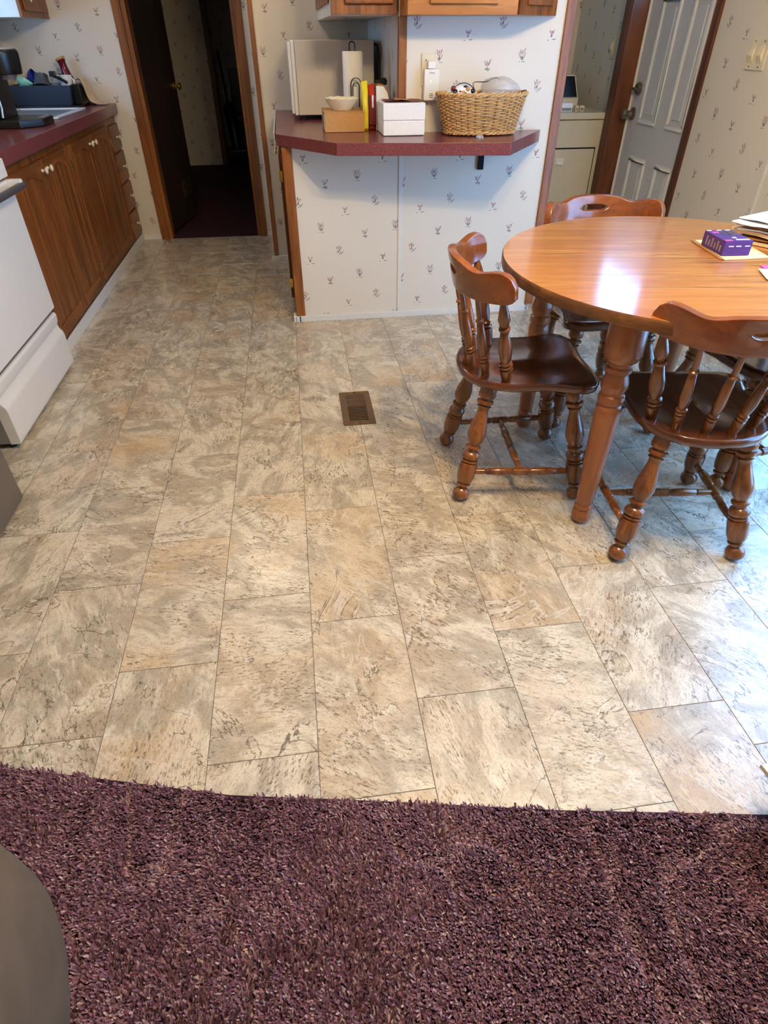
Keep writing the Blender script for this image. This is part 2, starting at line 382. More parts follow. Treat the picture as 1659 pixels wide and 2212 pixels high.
# ================================================================== STRUCTURE
LX, RX, BY, PY, RY = -1.84, 2.15, 5.355, 3.41, 4.64     # left wall, right wall, back wall, peninsula wall, recess wall
CEIL = 2.40; FRONT = -2.5
floor = struct('floor', G().box(LX-0.1, RX+0.1, FRONT-0.1, BY+0.1, -0.08, -0.0012), 'grout')
# tiles: columns 0.2499 wide, 0.5065 long, brick offset repeating every four columns
TW, TL, TX0 = 0.24991, 0.50646, -0.80478
OFF = {0: 0.345, 1: 0.020, 2: 0.238, 3: 0.120}
tcache = {}
for c in range(-5, 13):
    x0 = TX0 + c*TW; x1 = x0 + TW
    a0, a1 = max(x0, LX), min(x1, RX)
    if a1-a0 < 0.02: continue
    off = OFF[c % 4] if c % 4 != 3 else 0.118
    for k in range(-1, 12):
        y0 = off + k*TL; y1 = y0 + TL
        b0, b1 = max(y0, 0.25), min(y1, BY)
        if b1-b0 < 0.02: continue
        # skip tiles hidden under the fixed base units and walls
        if b0 > 3.55 and a0 > -0.02 and a1 < 1.3: continue
        if a1 < -1.3 and b0 > 3.0: continue
        sx, sy = round(a1-a0-0.0016, 4), round(b1-b0-0.0016, 4)
        if (sx, sy) not in tcache:
            tcache[(sx, sy)] = G().box(-sx/2, sx/2, -sy/2, sy/2, -0.0012, 0).mesh('tile', bevel=0.0006, seg=1, smooth=False)
        o = link('tile', tcache[(sx, sy)], 'tile', floor); o.location = ((a0+a1)/2, (b0+b1)/2, 0)
struct('ceiling', G().box(LX-0.1, RX+0.1, FRONT-0.1, BY+0.1, CEIL, CEIL+0.08), 'ceiling')

def wall_x(name, x0, x1, y0, y1, holes, mat='paper'):   # wall along y with rectangular openings (y0,y1,z0,z1)
    g = G(); holes = sorted(holes); y = y0
    for h0, h1, z0, z1 in holes:
        if h0 > y: g.box(x0, x1, y, h0, 0, CEIL)
        if z0 > 0: g.box(x0, x1, h0, h1, 0, z0)
        g.box(x0, x1, h0, h1, z1, CEIL); y = h1
    g.box(x0, x1, y, y1, 0, CEIL); return struct(name, g, mat)
def wall_y(name, y0, y1, x0, x1, holes, mat='paper'):
    g = G(); x = x0
    for h0, h1, z0, z1 in sorted(holes):
        if h0 > x: g.box(x, h0, y0, y1, 0, CEIL)
        if z0 > 0: g.box(h0, h1, y0, y1, 0, z0)
        g.box(h0, h1, y0, y1, z1, CEIL); x = h1
    g.box(x, x1, y0, y1, 0, CEIL); return struct(name, g, mat)
DOOR_R = (3.60, 4.315, 0, 2.03)
wall_right = wall_x('wall_right', RX, RX+0.05, FRONT, BY, [WIN1, DOOR_R])
wall_left = wall_x('wall_left', LX-0.1, LX, FRONT, BY, [WIN2])
wall_front = wall_y('wall_front', FRONT-0.1, FRONT, LX-0.1, RX+0.1, [])
wall_back = wall_y('wall_back', BY, BY+0.1, LX, -0.166, [(-1.02, -0.30, 0, 2.03)])
struct('wall_recess', G().box(-0.166, 0.53, RY, RY+0.1, 0, CEIL).box(-0.166, -0.08, RY+0.1, BY+0.1, 0, CEIL), 'paper')
struct('wall_recess_side', G().box(0.53, 0.58, PY+0.1, RY+0.1, 0, CEIL), 'paper')
struct('wall_laundry_back', G().box(0.58, RX, BY, BY+0.1, 0, CEIL).box(-0.08, 0.58, BY, BY+0.1, 0, CEIL), 'paper')
wall_pen = struct('wall_peninsula', G().box(-0.03, 0.53, PY, PY+0.1, 0, 0.862).box(0.53, 1.33, PY, PY+0.1, 0, CEIL), 'paper')
# white seam batten on the peninsula wall, wood corner posts
struct('batten', G().box(0.535, 0.556, PY-0.006, PY, 0.03, 0.862), 'trimwhite', wall_pen, bevel=0.002)
struct('trim_1', G().box(-0.044, 0.006, PY-0.012, PY+0.112, 0.03, 0.862), 'casing', bevel=0.003)
struct('trim_2', G().box(0.528, 0.566, PY-0.012, PY+0.03, 0.916, 1.352), 'casing', bevel=0.003)
struct('trim_3', G().box(1.300, 1.345, PY-0.012, PY+0.112, 0.036, CEIL), 'casing', bevel=0.003)
struct('trim_4', G().box(-0.178, -0.150, RY-0.012, RY+0.11, 0.03, CEIL), 'casing', bevel=0.003)
struct('batten', G().box(RX-0.006, RX, 2.845, 2.863, 0.0, CEIL), 'trimwhite', wall_right, bevel=0.002)
struct('baseboard_peninsula', G().box(-0.03, 1.30, PY-0.016, PY, 0, 0.034).box(-0.062, -0.044, PY-0.016, PY+0.05, 0, 0.034).box(-0.05, -0.02, PY-0.016, PY-0.012, 0, 0.034), 'trimwhite', bevel=0.003)
struct('baseboard_recess', G().box(-0.20, -0.06, RY-0.014, RY, 0, 0.034), 'trimwhite', bevel=0.003)
struct('baseboard_back', G().box(-1.235, -1.085, BY-0.014, BY, 0, 0.034).box(-0.245, -0.17, BY-0.014, BY, 0, 0.034), 'trimwhite', bevel=0.003)
struct('baseboard_right', G().box(RX-0.014, RX, 2.52, 3.53, 0, 0.045), 'trimwhite', bevel=0.003)
struct('baseboard_left', G().box(-1.235, -1.222, 2.98, BY-0.014, 0, 0.058), 'trimwhite', bevel=0.003)
# hall doorway casing
def casing(name, mat, parts):
    r = bpy.data.objects.new(name, None); COL.objects.link(r); r['kind'] = 'structure'; r['_w'] = Vector((0, 0, 0)); THINGS.append(r)
    for nm, b in parts: G().box(*b).obj(nm, mat, r, bevel=0.004)
    return r
casing('trim_5', 'casing', [('jamb', (-1.085, -1.032, BY-0.018, BY, 0, 2.09)), ('jamb', (-1.032, -1.000, BY-0.006, BY+0.10, 0, 2.03)),
                            ('jamb', (-0.300, -0.245, BY-0.018, BY, 0, 2.09)), ('jamb', (-0.322, -0.300, BY-0.006, BY+0.10, 0, 2.03)), ('head', (-1.085, -0.245, BY-0.018, BY, 2.03, 2.09))])
# right door casing, and stub wall at the laundry opening
struct('wall_stub', G().box(2.062, RX, 4.34, 4.40, 0, CEIL), 'casingdark')
casing('trim_6', 'casingdark', [('jamb', (2.048, RX, 4.318, 4.34, 0, 2.10)), ('jamb', (2.048, 2.062, 4.34, 4.42, 0, 2.10)),
                                ('jamb', (RX-0.016, RX, 3.545, 3.60, 0, 2.09)), ('head', (RX-0.016, RX, 3.545, 4.318, 2.03, 2.09))])

# entry door: white steel door with raised mouldings and a fan of glass at the top
d1 = bpy.data.objects.new('door_1', None); COL.objects.link(d1); d1['kind'] = 'structure'; d1['_w'] = Vector((0, 0, 0)); THINGS.append(d1)
FZ = 1.465
def fan_pts(n=14, inset=0.0):
    cy, hw = 3.960, 0.295-inset
    return [(cy + hw*math.cos(PI*i/n), (1.70 if 0 < i < n else 1.70) + (0.23-inset)*math.sin(PI*i/n)) for i in range(n+1)]
g = G(); yA, yB = 3.602, 4.313; X0, X1 = RX+0.012, RX+0.040; FA, FB = 3.665, 4.255; FTOP = 1.93
g.box(X0, X1, yA, yB, 0.01, FZ); g.box(X0, X1, yA, FA, FZ, 2.028); g.box(X0, X1, FB, yB, FZ, 2.028); g.box(X0, X1, FA, FB, FTOP, 2.028)
fp = fan_pts()
for i in range(14):     # fill above the arch
    (ya, za), (yb, zb) = fp[i], fp[i+1]
    g.addm([(x, y, z) for x in (X0, X1) for y, z in ((ya, za), (ya, FTOP), (yb, FTOP), (yb, zb))], [(0, 1, 2, 3), (7, 6, 5, 4), (0, 3, 7, 4)])
g.obj('door_panel', 'doorwhite', d1, smooth=False)
def moulding(y0, y1, z0, z1, wd=0.022):
    q = G()
    for b in ((y0, y1, z0, z0+wd), (y0, y1, z1-wd, z1), (y0, y0+wd, z0+wd, z1-wd), (y1-wd, y1, z0+wd, z1-wd)): q.box(RX+0.002, RX+0.013, *b)
    q.obj('moulding', 'trimwhite', d1, bevel=0.004)
    G().box(RX+0.006, RX+0.013, y0+0.05, y1-0.05, z0+0.05, z1-0.05).obj('raised_panel', 'doorwhite', d1, bevel=0.005)
for y0, y1 in ((3.652, 3.834), (3.965, 4.170)):
    moulding(y0, y1, 0.855, 1.455); moulding(y0, y1, 0.12, 0.68)
G().prism([(FB-0.001, FZ+0.001)] + fan_pts(inset=0.001) + [(FA+0.001, FZ+0.001)], X0+0.018, X0+0.022, 'x').obj('pane', 'glass', d1, smooth=False)
for yy in (3.862, 4.058): G().tube([(X0+0.02, yy, FZ), (X0+0.02, yy, 1.905)], 0.004, 6).obj('glazing_bar', 'trimwhite', d1)
g = G().lathe([(0, .034), (.12, .034), (.2, .020), (.5, .016), (.62, .026), (.85, .030), (1, .022)], (RX+0.012, 4.262, 0.895), (RX-0.062, 4.262, 0.895), 20)
g.obj('door_handle', 'nickel', d1)
g = G().lathe([(0, .033), (.6, .033), (1, .024)], (RX+0.012, 4.245, 1.025), (RX-0.012, 4.245, 1.025), 20).box(RX-0.03, RX-0.01, 4.225, 4.265, 1.018, 1.032)
g.obj('deadbolt', 'nickel', d1)

# windows (frame + panes)
def window(name, axis, pos, a0, a1, z0, z1, inside, midbar=True):
    r = bpy.data.objects.new(name, None); COL.objects.link(r); r['kind'] = 'structure'; r['_w'] = Vector((0, 0, 0)); THINGS.append(r)
    def bx(u0, u1, d0, d1, zz0, zz1):
        return G().box(d0, d1, u0, u1, zz0, zz1) if axis == 'x' else G().box(u0, u1, d0, d1, zz0, zz1)
    f = 0.045; d0, d1 = sorted((pos, pos+inside*0.045))
    bx(a0, a1, d0, d1, z0, z0+f).obj('window_frame', 'trimwhite', r, bevel=0.004); bx(a0, a1, d0, d1, z1-f, z1).obj('window_frame', 'trimwhite', r, bevel=0.004)
    bx(a0, a0+f, d0, d1, z0+f, z1-f).obj('window_frame', 'trimwhite', r, bevel=0.004); bx(a1-f, a1, d0, d1, z0+f, z1-f).obj('window_frame', 'trimwhite', r, bevel=0.004)
    m = (z0+z1)/2; bx(a0+f, a1-f, d0, d1, m-0.02, m+0.02).obj('sash_bar', 'trimwhite', r, bevel=0.004)
    e = (d0+d1)/2
    bx(a0+f, a1-f, e-0.002, e+0.002, z0+f, m-0.02).obj('pane', 'glass', r, smooth=False); bx(a0+f, a1-f, e-0.002, e+0.002, m+0.02, z1-f).obj('pane', 'glass', r, smooth=False)
window('window_1', 'x', RX+0.0, *WIN1, 1); window('window_2', 'x', LX-0.07, *WIN2, 1)

# hall beyond the doorway
HY = 8.9
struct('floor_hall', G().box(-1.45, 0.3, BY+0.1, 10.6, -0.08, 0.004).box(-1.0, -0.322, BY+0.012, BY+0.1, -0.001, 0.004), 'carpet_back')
struct('ceiling_hall', G().box(-1.45, 0.3, BY+0.1, 10.6, CEIL, CEIL+0.08), 'ceiling')
struct('wall_hall', G().box(-1.50, -1.42, BY+0.1, 10.6, 0, CEIL).box(-1.42, -0.84, HY, HY+0.08, 0, CEIL).box(0.2, 0.3, BY+0.1, 10.6, 0, CEIL).box(-1.42, 0.2, 10.5, 10.6, 0, CEIL), 'paper')
struct('trim_7', G().box(-0.86, -0.80, HY-0.02, HY+0.1, 0, 2.1), 'casingdark', bevel=0.004)
d2 = bpy.data.objects.new('door_2', None); COL.objects.link(d2); d2['kind'] = 'structure'; d2['_w'] = Vector((0, 0, 0))
d2.location = (-0.998, BY+0.105, 0); d2.rotation_euler = (0, 0, math.radians(80)); THINGS.append(d2)
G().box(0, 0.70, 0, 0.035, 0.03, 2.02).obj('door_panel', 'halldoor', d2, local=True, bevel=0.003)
g = G().lathe([(0, .026), (.15, .026), (.25, .010), (.55, .010), (.7, .024), (.9, .024), (1, .012)], (0.635, 0, 0.97), (0.635, -0.06, 0.97), 16)
g.obj('door_handle', 'brass', d2, local=True)
vg = G().box(0.40, 0.62, -0.006, 0.0, 0.20, 0.34).obj('vent_plate', 'halldoor', d2, local=True)
for k in range(6): G().box(0.42, 0.60, -0.012, -0.006, 0.215+k*0.02, 0.223+k*0.02).obj('louvre', 'brass', d2, local=True)
G().box(-0.006, 0.0, 0.0, 0.03, 0.2, 0.29).obj('hinge', 'bronze', d2, local=True)

# carpet: a slab under the pile plus the pile itself
EDGE = [(-1.84, 1.06), (-0.769, 0.803), (-0.503, 0.734), (-0.247, 0.666), (0.08, 0.608), (0.439, 0.540), (0.879, 0.470), (2.15, 0.30)]
ex, ey = [p[0] for p in EDGE], [p[1] for p in EDGE]
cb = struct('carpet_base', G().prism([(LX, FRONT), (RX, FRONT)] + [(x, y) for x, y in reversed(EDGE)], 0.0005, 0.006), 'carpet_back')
def make_pile():
    rs = np.random.RandomState(3)
    def vnoise(x, y, s, seed):
        r2 = np.random.RandomState(seed); T = r2.rand(64, 64); X, Y = x*s+100, y*s+100
        xi, yi = np.floor(X).astype(int), np.floor(Y).astype(int); fx, fy = X-xi, Y-yi; fx = fx*fx*(3-2*fx); fy = fy*fy*(3-2*fy)
        a, b, c, d = T[xi % 64, yi % 64], T[(xi+1) % 64, yi % 64], T[xi % 64, (yi+1) % 64], T[(xi+1) % 64, (yi+1) % 64]
        return (a*(1-fx)+b*fx)*(1-fy) + (c*(1-fx)+d*fx)*fy
    xs0, xs1, ys0, ys1 = -1.25, 1.55, -0.05, 0.95
    n = 330000
    x = rs.uniform(xs0, xs1, n); y = rs.uniform(ys0, ys1, n)
    lim = np.interp(x, ex, ey) + (vnoise(x, y*0, 60, 5)-0.5)*0.014 - 0.004
    k = y < lim; x, y, lim = x[k], y[k], lim[k]; n = len(x)
    edge = lim - y
    ang = vnoise(x, y, 3.0, 11)*4.0 + vnoise(x, y, 22.0, 12)*2.5 + rs.normal(0, 0.9, n)
    track = np.abs(vnoise(x, y*0.45, 7.5, 21)-0.5)     # parted seams in the pile
    seam = np.clip(1-track/0.05, 0, 1)
    L = rs.uniform(0.013, 0.021, n)*(1-0.45*seam); lean = np.clip(rs.normal(0.62, 0.18, n) + 0.25*seam, 0.15, 1.2); wd = rs.uniform(0.0010, 0.0021, n)
    L = np.where(edge < 0.02, L*0.9, L)
    dx, dy = np.cos(ang), np.sin(ang); px, py_ = -dy, dx
    z0 = np.full(n, 0.004)
    tilt1, tilt2 = lean*0.55, lean*1.35
    ax, ay, az = x, y, z0
    bx, by, bz = x+dx*np.sin(tilt1)*L*0.5, y+dy*np.sin(tilt1)*L*0.5, z0+np.cos(tilt1)*L*0.5
    cx, cy, cz = bx+dx*np.sin(tilt2)*L*0.5, by+dy*np.sin(tilt2)*L*0.5, bz+np.cos(tilt2)*L*0.5
    V = np.empty((n, 6, 3), np.float32)
    for i, (qx, qy, qz, ww) in enumerate(((ax, ay, az, 0.8), (bx, by, bz, 1.25), (cx, cy, cz, 0.75))):
        V[:, 2*i, 0] = qx-px*wd*ww; V[:, 2*i, 1] = qy-py_*wd*ww; V[:, 2*i, 2] = qz
        V[:, 2*i+1, 0] = qx+px*wd*ww; V[:, 2*i+1, 1] = qy+py_*wd*ww; V[:, 2*i+1, 2] = qz
    base = np.arange(n, dtype=np.int32)*6
    Fq = np.empty((n, 2, 4), np.int32); Fq[:, 0] = base[:, None]+np.array([0, 1, 3, 2]); Fq[:, 1] = base[:, None]+np.array([2, 3, 5, 4])
    me = bpy.data.meshes.new('carpet_pile'); me.vertices.add(n*6); me.vertices.foreach_set('co', V.reshape(-1))
    me.loops.add(n*8); me.loops.foreach_set('vertex_index', Fq.reshape(-1)); me.polygons.add(n*2)
    me.polygons.foreach_set('loop_start', np.arange(n*2, dtype=np.int32)*4); me.update(calc_edges=True)
    me.polygons.foreach_set('use_smooth', np.ones(n*2, bool))
    col = np.zeros((n, 6, 3), np.float32); big = vnoise(x, y, 9, 31)
    f0 = np.clip(rs.rand(n)*0.85+big*0.2-0.02, 0, 1); f1 = np.clip((rs.rand(n)-0.78)/0.22, 0, 1)*np.clip(0.4+0.9*big, 0, 1) + seam*(seam < 0.8)*np.clip(rs.rand(n)-0.40, 0, 1)*1.4
    col[:, :, 0] = f0[:, None]; col[:, :, 1] = np.clip(f1, 0, 1)[:, None]
    at = me.attributes.new('tuft', 'FLOAT_VECTOR', 'POINT'); at.data.foreach_set('vector', col.reshape(-1))
    return me
pile = link('carpet_pile', make_pile(), 'carpet')
tag(pile, 'plum purple shag carpet pile in front of the tiled floor', 'carpet'); pile['kind'] = 'stuff'

# ================================================================== KITCHEN, LEFT RUN
CF = -1.235      # cabinet face
def knob(parent, p, d=(1, 0, 0), r=0.016, mat='ivory'):
    p = Vector(p); d = Vector(d)
    return G().lathe([(0, .5*r), (.15, .5*r), (.25, .35*r), (.5, .45*r), (.68, .95*r), (.85, r), (1, .55*r)], p, p+d*0.028, 12).obj('knob', mat, parent)
def sub(parent_obj, g, name, mat, **kw):        # sub-part whose parent is a mesh part with zero local transform under an Empty
    root = parent_obj.parent; w_ = Vector(root['_w']) if root is not None else Vector((0, 0, 0))
    g.v = [tuple(Vector(p)-w_) for p in g.v]; me = g.mesh(name, **kw); return wn(link(name, me, mat, parent_obj), kw)
def sub_knob(po, p, d, r=0.015, mat='ivory'):
    p = Vector(p); d = Vector(d)
    sub(po, G().lathe([(0, .5*r), (.15, .5*r), (.25, .35*r), (.5, .45*r), (.68, .95*r), (.85, r), (1, .55*r)], p, p+d*0.028, 12), 'knob', mat)
def cab_door_x(root, y0, y1, z0, z1, knob_y, hinge_y, x=CF, s=1, arch=True, kz=None):
    """door whose face looks along s*x, framed with a recessed beaded panel"""
    xo = x + s*0.018
    def b(g, d0, d1, *r): return g.box(min(d0, d1), max(d0, d1), *r)
    d = b(G(), x, x+s*0.008, y0, y1, z0, z1).obj('door', 'cabwood', root, bevel=0.002)
    fw = 0.055
    for yy in ((y0, y0+fw), (y1-fw, y1)): sub(d, b(G(), x+s*0.008, xo, yy[0], yy[1], z0, z1), 'stile', 'cabwood', bevel=0.004)
    sub(d, b(G(), x+s*0.008, xo, y0+fw, y1-fw, z0, z0+fw), 'rail', 'cabrail', bevel=0.004)
    n = 10; pts = [(y0+fw, z1), (y1-fw, z1)]
    for i in range(n+1):
        u = i/n; yy = y1-fw + (y0+fw-(y1-fw))*u; q = (z1-fw*1.6) + (fw*0.75)*math.sin(PI*u)**1.2 if arch else z1-fw
        pts.append((yy, q))
    sub(d, G().prism(pts, min(x+s*0.008, xo), max(x+s*0.008, xo), 'x'), 'rail', 'cabrail', bevel=0.003)
    m = max(2, int(round((y1-y0-2*fw)/0.10))); st = (y1-y0-2*fw)/m
    for i in range(m):
        sub(d, b(G(), x+s*0.006, x+s*0.013, y0+fw+i*st+0.001, y0+fw+(i+1)*st-0.001, z0+fw, z1-fw*0.9), 'panel_board', 'cabwood', bevel=0.003)
    sub_knob(d, (xo, knob_y, kz if kz else z1-0.045), (s, 0, 0))
    for zz in (z0+0.09, z1-0.10):
        sub(d, b(G(), x+s*0.002, x+s*0.022, hinge_y-0.007, hinge_y+0.007, zz-0.025, zz+0.025), 'hinge', 'brass', bevel=0.002)
def base_unit(label, y0, y1):
    r = thing('base_cabinet', label, 'cabinet', (-1.54, (y0+y1)/2, 0.06))
    G().box(LX+0.004, CF, y0, y1, 0.06, 0.852).obj('body', 'cabwood', r, bevel=0.002)
    return r
u = base_unit('oak base cabinet with two beaded doors beside the white stove', 2.990, 4.028)
cab_door_x(u, 3.085, 3.568, 0.085, 0.815, 3.535, 3.078); cab_door_x(u, 3.580, 4.010, 0.085, 0.815, 3.618, 4.018)
u = base_unit('oak base cabinet with two beaded doors under the sink beside the drawers', 4.030, 5.015)
cab_door_x(u, 4.050, 4.508, 0.085, 0.815, 4.470, 4.042); cab_door_x(u, 4.522, 4.990, 0.085, 0.815, 4.560, 4.998)
u = base_unit('narrow oak unit with four drawers in the corner by the hall doorway', 5.017, 5.340)
for z0, z1 in ((0.648, 0.800), (0.452, 0.632), (0.262, 0.436), (0.072, 0.246)):
    d = G().box(CF, CF+0.016, 5.055, 5.325, z0, z1).obj('drawer', 'cabrail', u, bevel=0.006)
    sub_knob(d, (CF+0.016, 5.205, (z0+z1)/2), (1, 0, 0), 0.014)
ct = thing('kitchen_worktop', 'burgundy speckled worktop along the left kitchen wall', 'worktop', (-1.5, 4.16, 0.854))
G().box(LX+0.003, -1.200, 2.975, BY-0.004, 0.854, 0.914).obj('slab', 'lam', ct, bevel=0.004)
G().box(LX+0.003, LX+0.022, 2.975, BY-0.004, 0.914, 1.0).obj('splashback', 'lam', ct, bevel=0.003)

# sink (rim, bowl, tap)
sk = thing('kitchen_sink', 'white rimmed sink set in the worktop in front of the dish rack', 'sink', (-1.52, 4.52, 0.914))
g = G(); y0, y1, x0, x1 = 4.28, 4.92, -1.755, -1.300
g.box(x0, x1, y0, y0+0.035, 0.9145, 0.924).box(x0, x1, y1-0.035, y1, 0.9145, 0.924).box(x0, x0+0.06, y0+0.035, y1-0.035, 0.9145, 0.924).box(x1-0.035, x1, y0+0.035, y1-0.035, 0.9145, 0.924)
g.obj('rim', 'enamel', sk, bevel=0.004)
g = G().grid([[(x0+0.06, y0+0.035, 0.918), (x1-0.035, y0+0.035, 0.918)], [(x0+0.07, y0+0.05, 0.916), (x1-0.045, y0+0.05, 0.916)], [(x0+0.07, y1-0.05, 0.916), (x1-0.045, y1-0.05, 0.916)], [(x0+0.06, y1-0.035, 0.918), (x1-0.035, y1-0.035, 0.918)]])
g.obj('bowl', 'silver', sk)
G().tube([(-1.73, 4.6, 0.92), (-1.73, 4.6, 1.06), (-1.71, 4.6, 1.10), (-1.64, 4.6, 1.12), (-1.57, 4.6, 1.09)], 0.012, 10).obj('tap', 'silver', sk)

# coffee maker
cm = thing('coffee_maker', 'black drip coffee maker on the worktop nearest the stove', 'coffee maker', (-1.45, 3.99, 0.914))
g = G().prism([(-1.62, 3.84), (-1.36, 3.84), (-1.265, 3.93), (-1.265, 4.10), (-1.36, 4.14), (-1.62, 4.14)], 0.915, 0.952); g.obj('base', 'black', cm, bevel=0.006)
G().box(-1.275, -1.30, 3.97, 4.07, 0.951, 0.955).obj('control_plate', 'silver', cm, bevel=0.001)
g = G().prism([(-1.62, 3.86), (-1.47, 3.86), (-1.44, 3.90), (-1.44, 4.10), (-1.47, 4.13), (-1.62, 4.13)], 0.952, 1.13); g.obj('tower', 'black', cm, bevel=0.008)
g = G().lathe([(0, .095), (.25, .10), (.85, .105), (1, .10)], (-1.42, 3.995, 1.135), (-1.42, 3.995, 1.235), 24).box(-1.62, -1.44, 3.875, 4.115, 1.13, 1.235)
g.obj('brew_head', 'black', cm, bevel=0.004)
G().lathe([(0, .04), (1, .05)], (-1.40, 3.995, 1.115), (-1.40, 3.995, 1.135), 20).obj('spout', 'silver', cm)
G().lathe([(0, .10), (1, .098)], (-1.42, 3.995, 1.236), (-1.42, 3.995, 1.242), 24).obj('lid', 'silver', cm)
G().tube([(-1.44, 3.87, 0.96), (-1.435, 3.88, 1.0), (-1.435, 3.88, 1.10)], 0.006, 8).obj('water_gauge', 'silver', cm)

# dish rack
RX0, RX1, RY0, RY1 = -1.79, -1.40, 5.035, 5.315
rk = thing('dish_rack', 'black and slate plastic dish rack in the far worktop corner', 'dish rack', (-1.6, 5.17, 0.914))
G().box(RX0-0.02, RX1+0.03, RY0-0.025, RY1+0.01, 0.915, 0.926).obj('drip_tray', 'black', rk, bevel=0.004)
g = G()
def tapered(g, z0, z1, i0, i1, t=0.006):
    def ring(z, i): return [(RX0-i, RY0-i, z), (RX1+i, RY0-i, z), (RX1+i, RY1+i*0.3, z), (RX0-i, RY1+i*0.3, z)]
    a, b, c, d = ring(z0, i0), ring(z1, i1), ring(z1, i1-t), ring(z0, i0-t)
    vs = a+b+c+d; fs = []
    for k in range(3):
        for i in range(4): j = (i+1) % 4; fs.append((k*4+i, k*4+j, k*4+4+j, k*4+4+i))
    fs.append((12, 13, 14, 15)); return g.addm(vs, fs)
tapered(g, 0.927, 1.035, -0.02, 0.006); g.obj('basin', 'slate', rk, bevel=0.003)
G().box(RX1-0.005, RX1+0.045, RY0+0.05, RY1-0.02, 0.927, 1.04).obj('cutlery_cup', 'black', rk, bevel=0.006)
for k in range(5): G().box(RX1+0.043, RX1+0.048, RY0+0.07+k*0.035, RY0+0.085+k*0.035, 0.94, 1.03).obj('cup_rib', 'black', rk)
def bowl(name, label, c, r, h, mat, rot, cat='bowl', foot=0.45):
    t = thing(name, label, cat, c)
    prof = [(0, r*foot), (0.03, r*foot), (0.35, r*0.78), (0.7, r*0.95), (1, r), (1.0, r*0.96), (0.7, r*0.90), (0.35, r*0.72), (0.12, r*0.35), (0.12, 0.001)]
    g = G().lathe(prof, (0, 0, 0), (0, 0, h), 24, caps=False); g.v = [tuple(Matrix.Rotation(rot[1], 3, rot[0]) @ Vector(p)) for p in g.v]
    g.obj('shell', mat, t, local=True)
    q = G().lathe([(0, r*foot*1.02), (1, r*foot*0.98)], (0, 0, -0.004), (0, 0, 0.002), 20); q.v = [tuple(Matrix.Rotation(rot[1], 3, rot[0]) @ Vector(p)) for p in q.v]
    q.obj('foot_ring', mat, t, local=True); return t
bowl('cereal_bowl', 'cobalt blue bowl tipped on edge in the dish rack', (-1.70, 5.235, 1.045), 0.062, 0.05, 'blue', ('Y', 1.25))
bowl('small_bowl', 'mint green bowl at the left front of the dish rack', (-1.70, 5.085, 1.030), 0.050, 0.040, 'mint', ('Y', 0.5))
bowl('cooking_pot', 'dark grey pot upside down in the dish rack', (-1.575, 5.10, 1.085), 0.052, 0.065, 'darksteel', ('X', 2.7), 'pot', 0.75)
mg = thing('white_mug', 'white mug at the right end of the dish rack', 'mug', (-1.445, 5.165, 1.0))
G().lathe([(0, .036), (.05, .038), (1, .04), (1, .036), (.1, .034), (.1, .001)], (-1.445, 5.165, 1.0), (-1.445, 5.165, 1.085), 20, caps=False).obj('cup', 'white', mg)
G().tube([(-1.408, 5.150, 1.07), (-1.390, 5.142, 1.06), (-1.390, 5.142, 1.035), (-1.408, 5.150, 1.022)], 0.005, 8).obj('handle', 'white', mg)
jr = thing('glass_jar', 'clear glass jar leaning in the dish rack', 'jar', (-1.54, 5.235, 0.98))
G().lathe([(0, .03), (.8, .033), (.9, .026), (1, .026)], (-1.545, 5.235, 0.98), (-1.515, 5.235, 1.09), 18).obj('glass_body', 'film', jr)
G().lathe([(0, .029), (1, .029)], (-1.5155, 5.235, 1.088), (-1.5125, 5.235, 1.100), 18).obj('rim', 'silver', jr)
ut = thing('black_spatula', 'black plastic utensil lying across the dish rack', 'utensil', (-1.47, 5.09, 1.04))
G().tube([(-1.50, 5.09, 1.085), (-1.46, 5.09, 1.07), (-1.42, 5.09, 1.045)], 0.009, 8).obj('handle', 'black', ut)
G().box(-1.515, -1.485, 5.065, 5.115, 1.080, 1.110).obj('blade', 'black', ut, bevel=0.004)
bt = thing('brush_bottle', 'dark red bottle brush with a tan end standing in the dish rack', 'bottle', (-1.46, 5.255, 1.05))
G().lathe([(0, .036), (.3, .030), (.6, .024), (.85, .024), (1, .030)], (-1.450, 5.255, 1.05), (-1.470, 5.255, 1.165), 18).obj('neck', 'bottle', bt)
G().lathe([(0, .031), (.7, .033), (1, .028)], (-1.470, 5.255, 1.165), (-1.474, 5.255, 1.176), 18).obj('end_cap', 'cap', bt)
# towel draped over the rack end
tw = []
for i in range(15):
    u = i/14; prof = [(-1.380, 1.056), (-1.356, 1.070), (-1.343, 1.04), (-1.335, 0.98), (-1.318, 0.935), (-1.27, 0.922), (-1.222, 0.921)]
    tw.append([(x + 0.007*math.sin(u*17+k), 5.12 + (0.19-0.02*k*(0.5 if k > 4 else 0))*u + 0.012*k*0.4, z + 0.006*math.sin(u*21 + k*0.8)*(k < 5)) for k, (x, z) in enumerate(prof)])
g = G().grid(tw); t_ = g.obj('dish_towel', 'towelcloth', None); sm = t_.modifiers.new('thick', 'SOLIDIFY'); sm.thickness = 0.004; sm.offset = 1
sb = t_.modifiers.new('sub', 'SUBSURF'); sb.levels = 2; sb.render_levels = 2
tag(t_, 'beige dish towel hanging off the dish rack onto the worktop', 'towel')

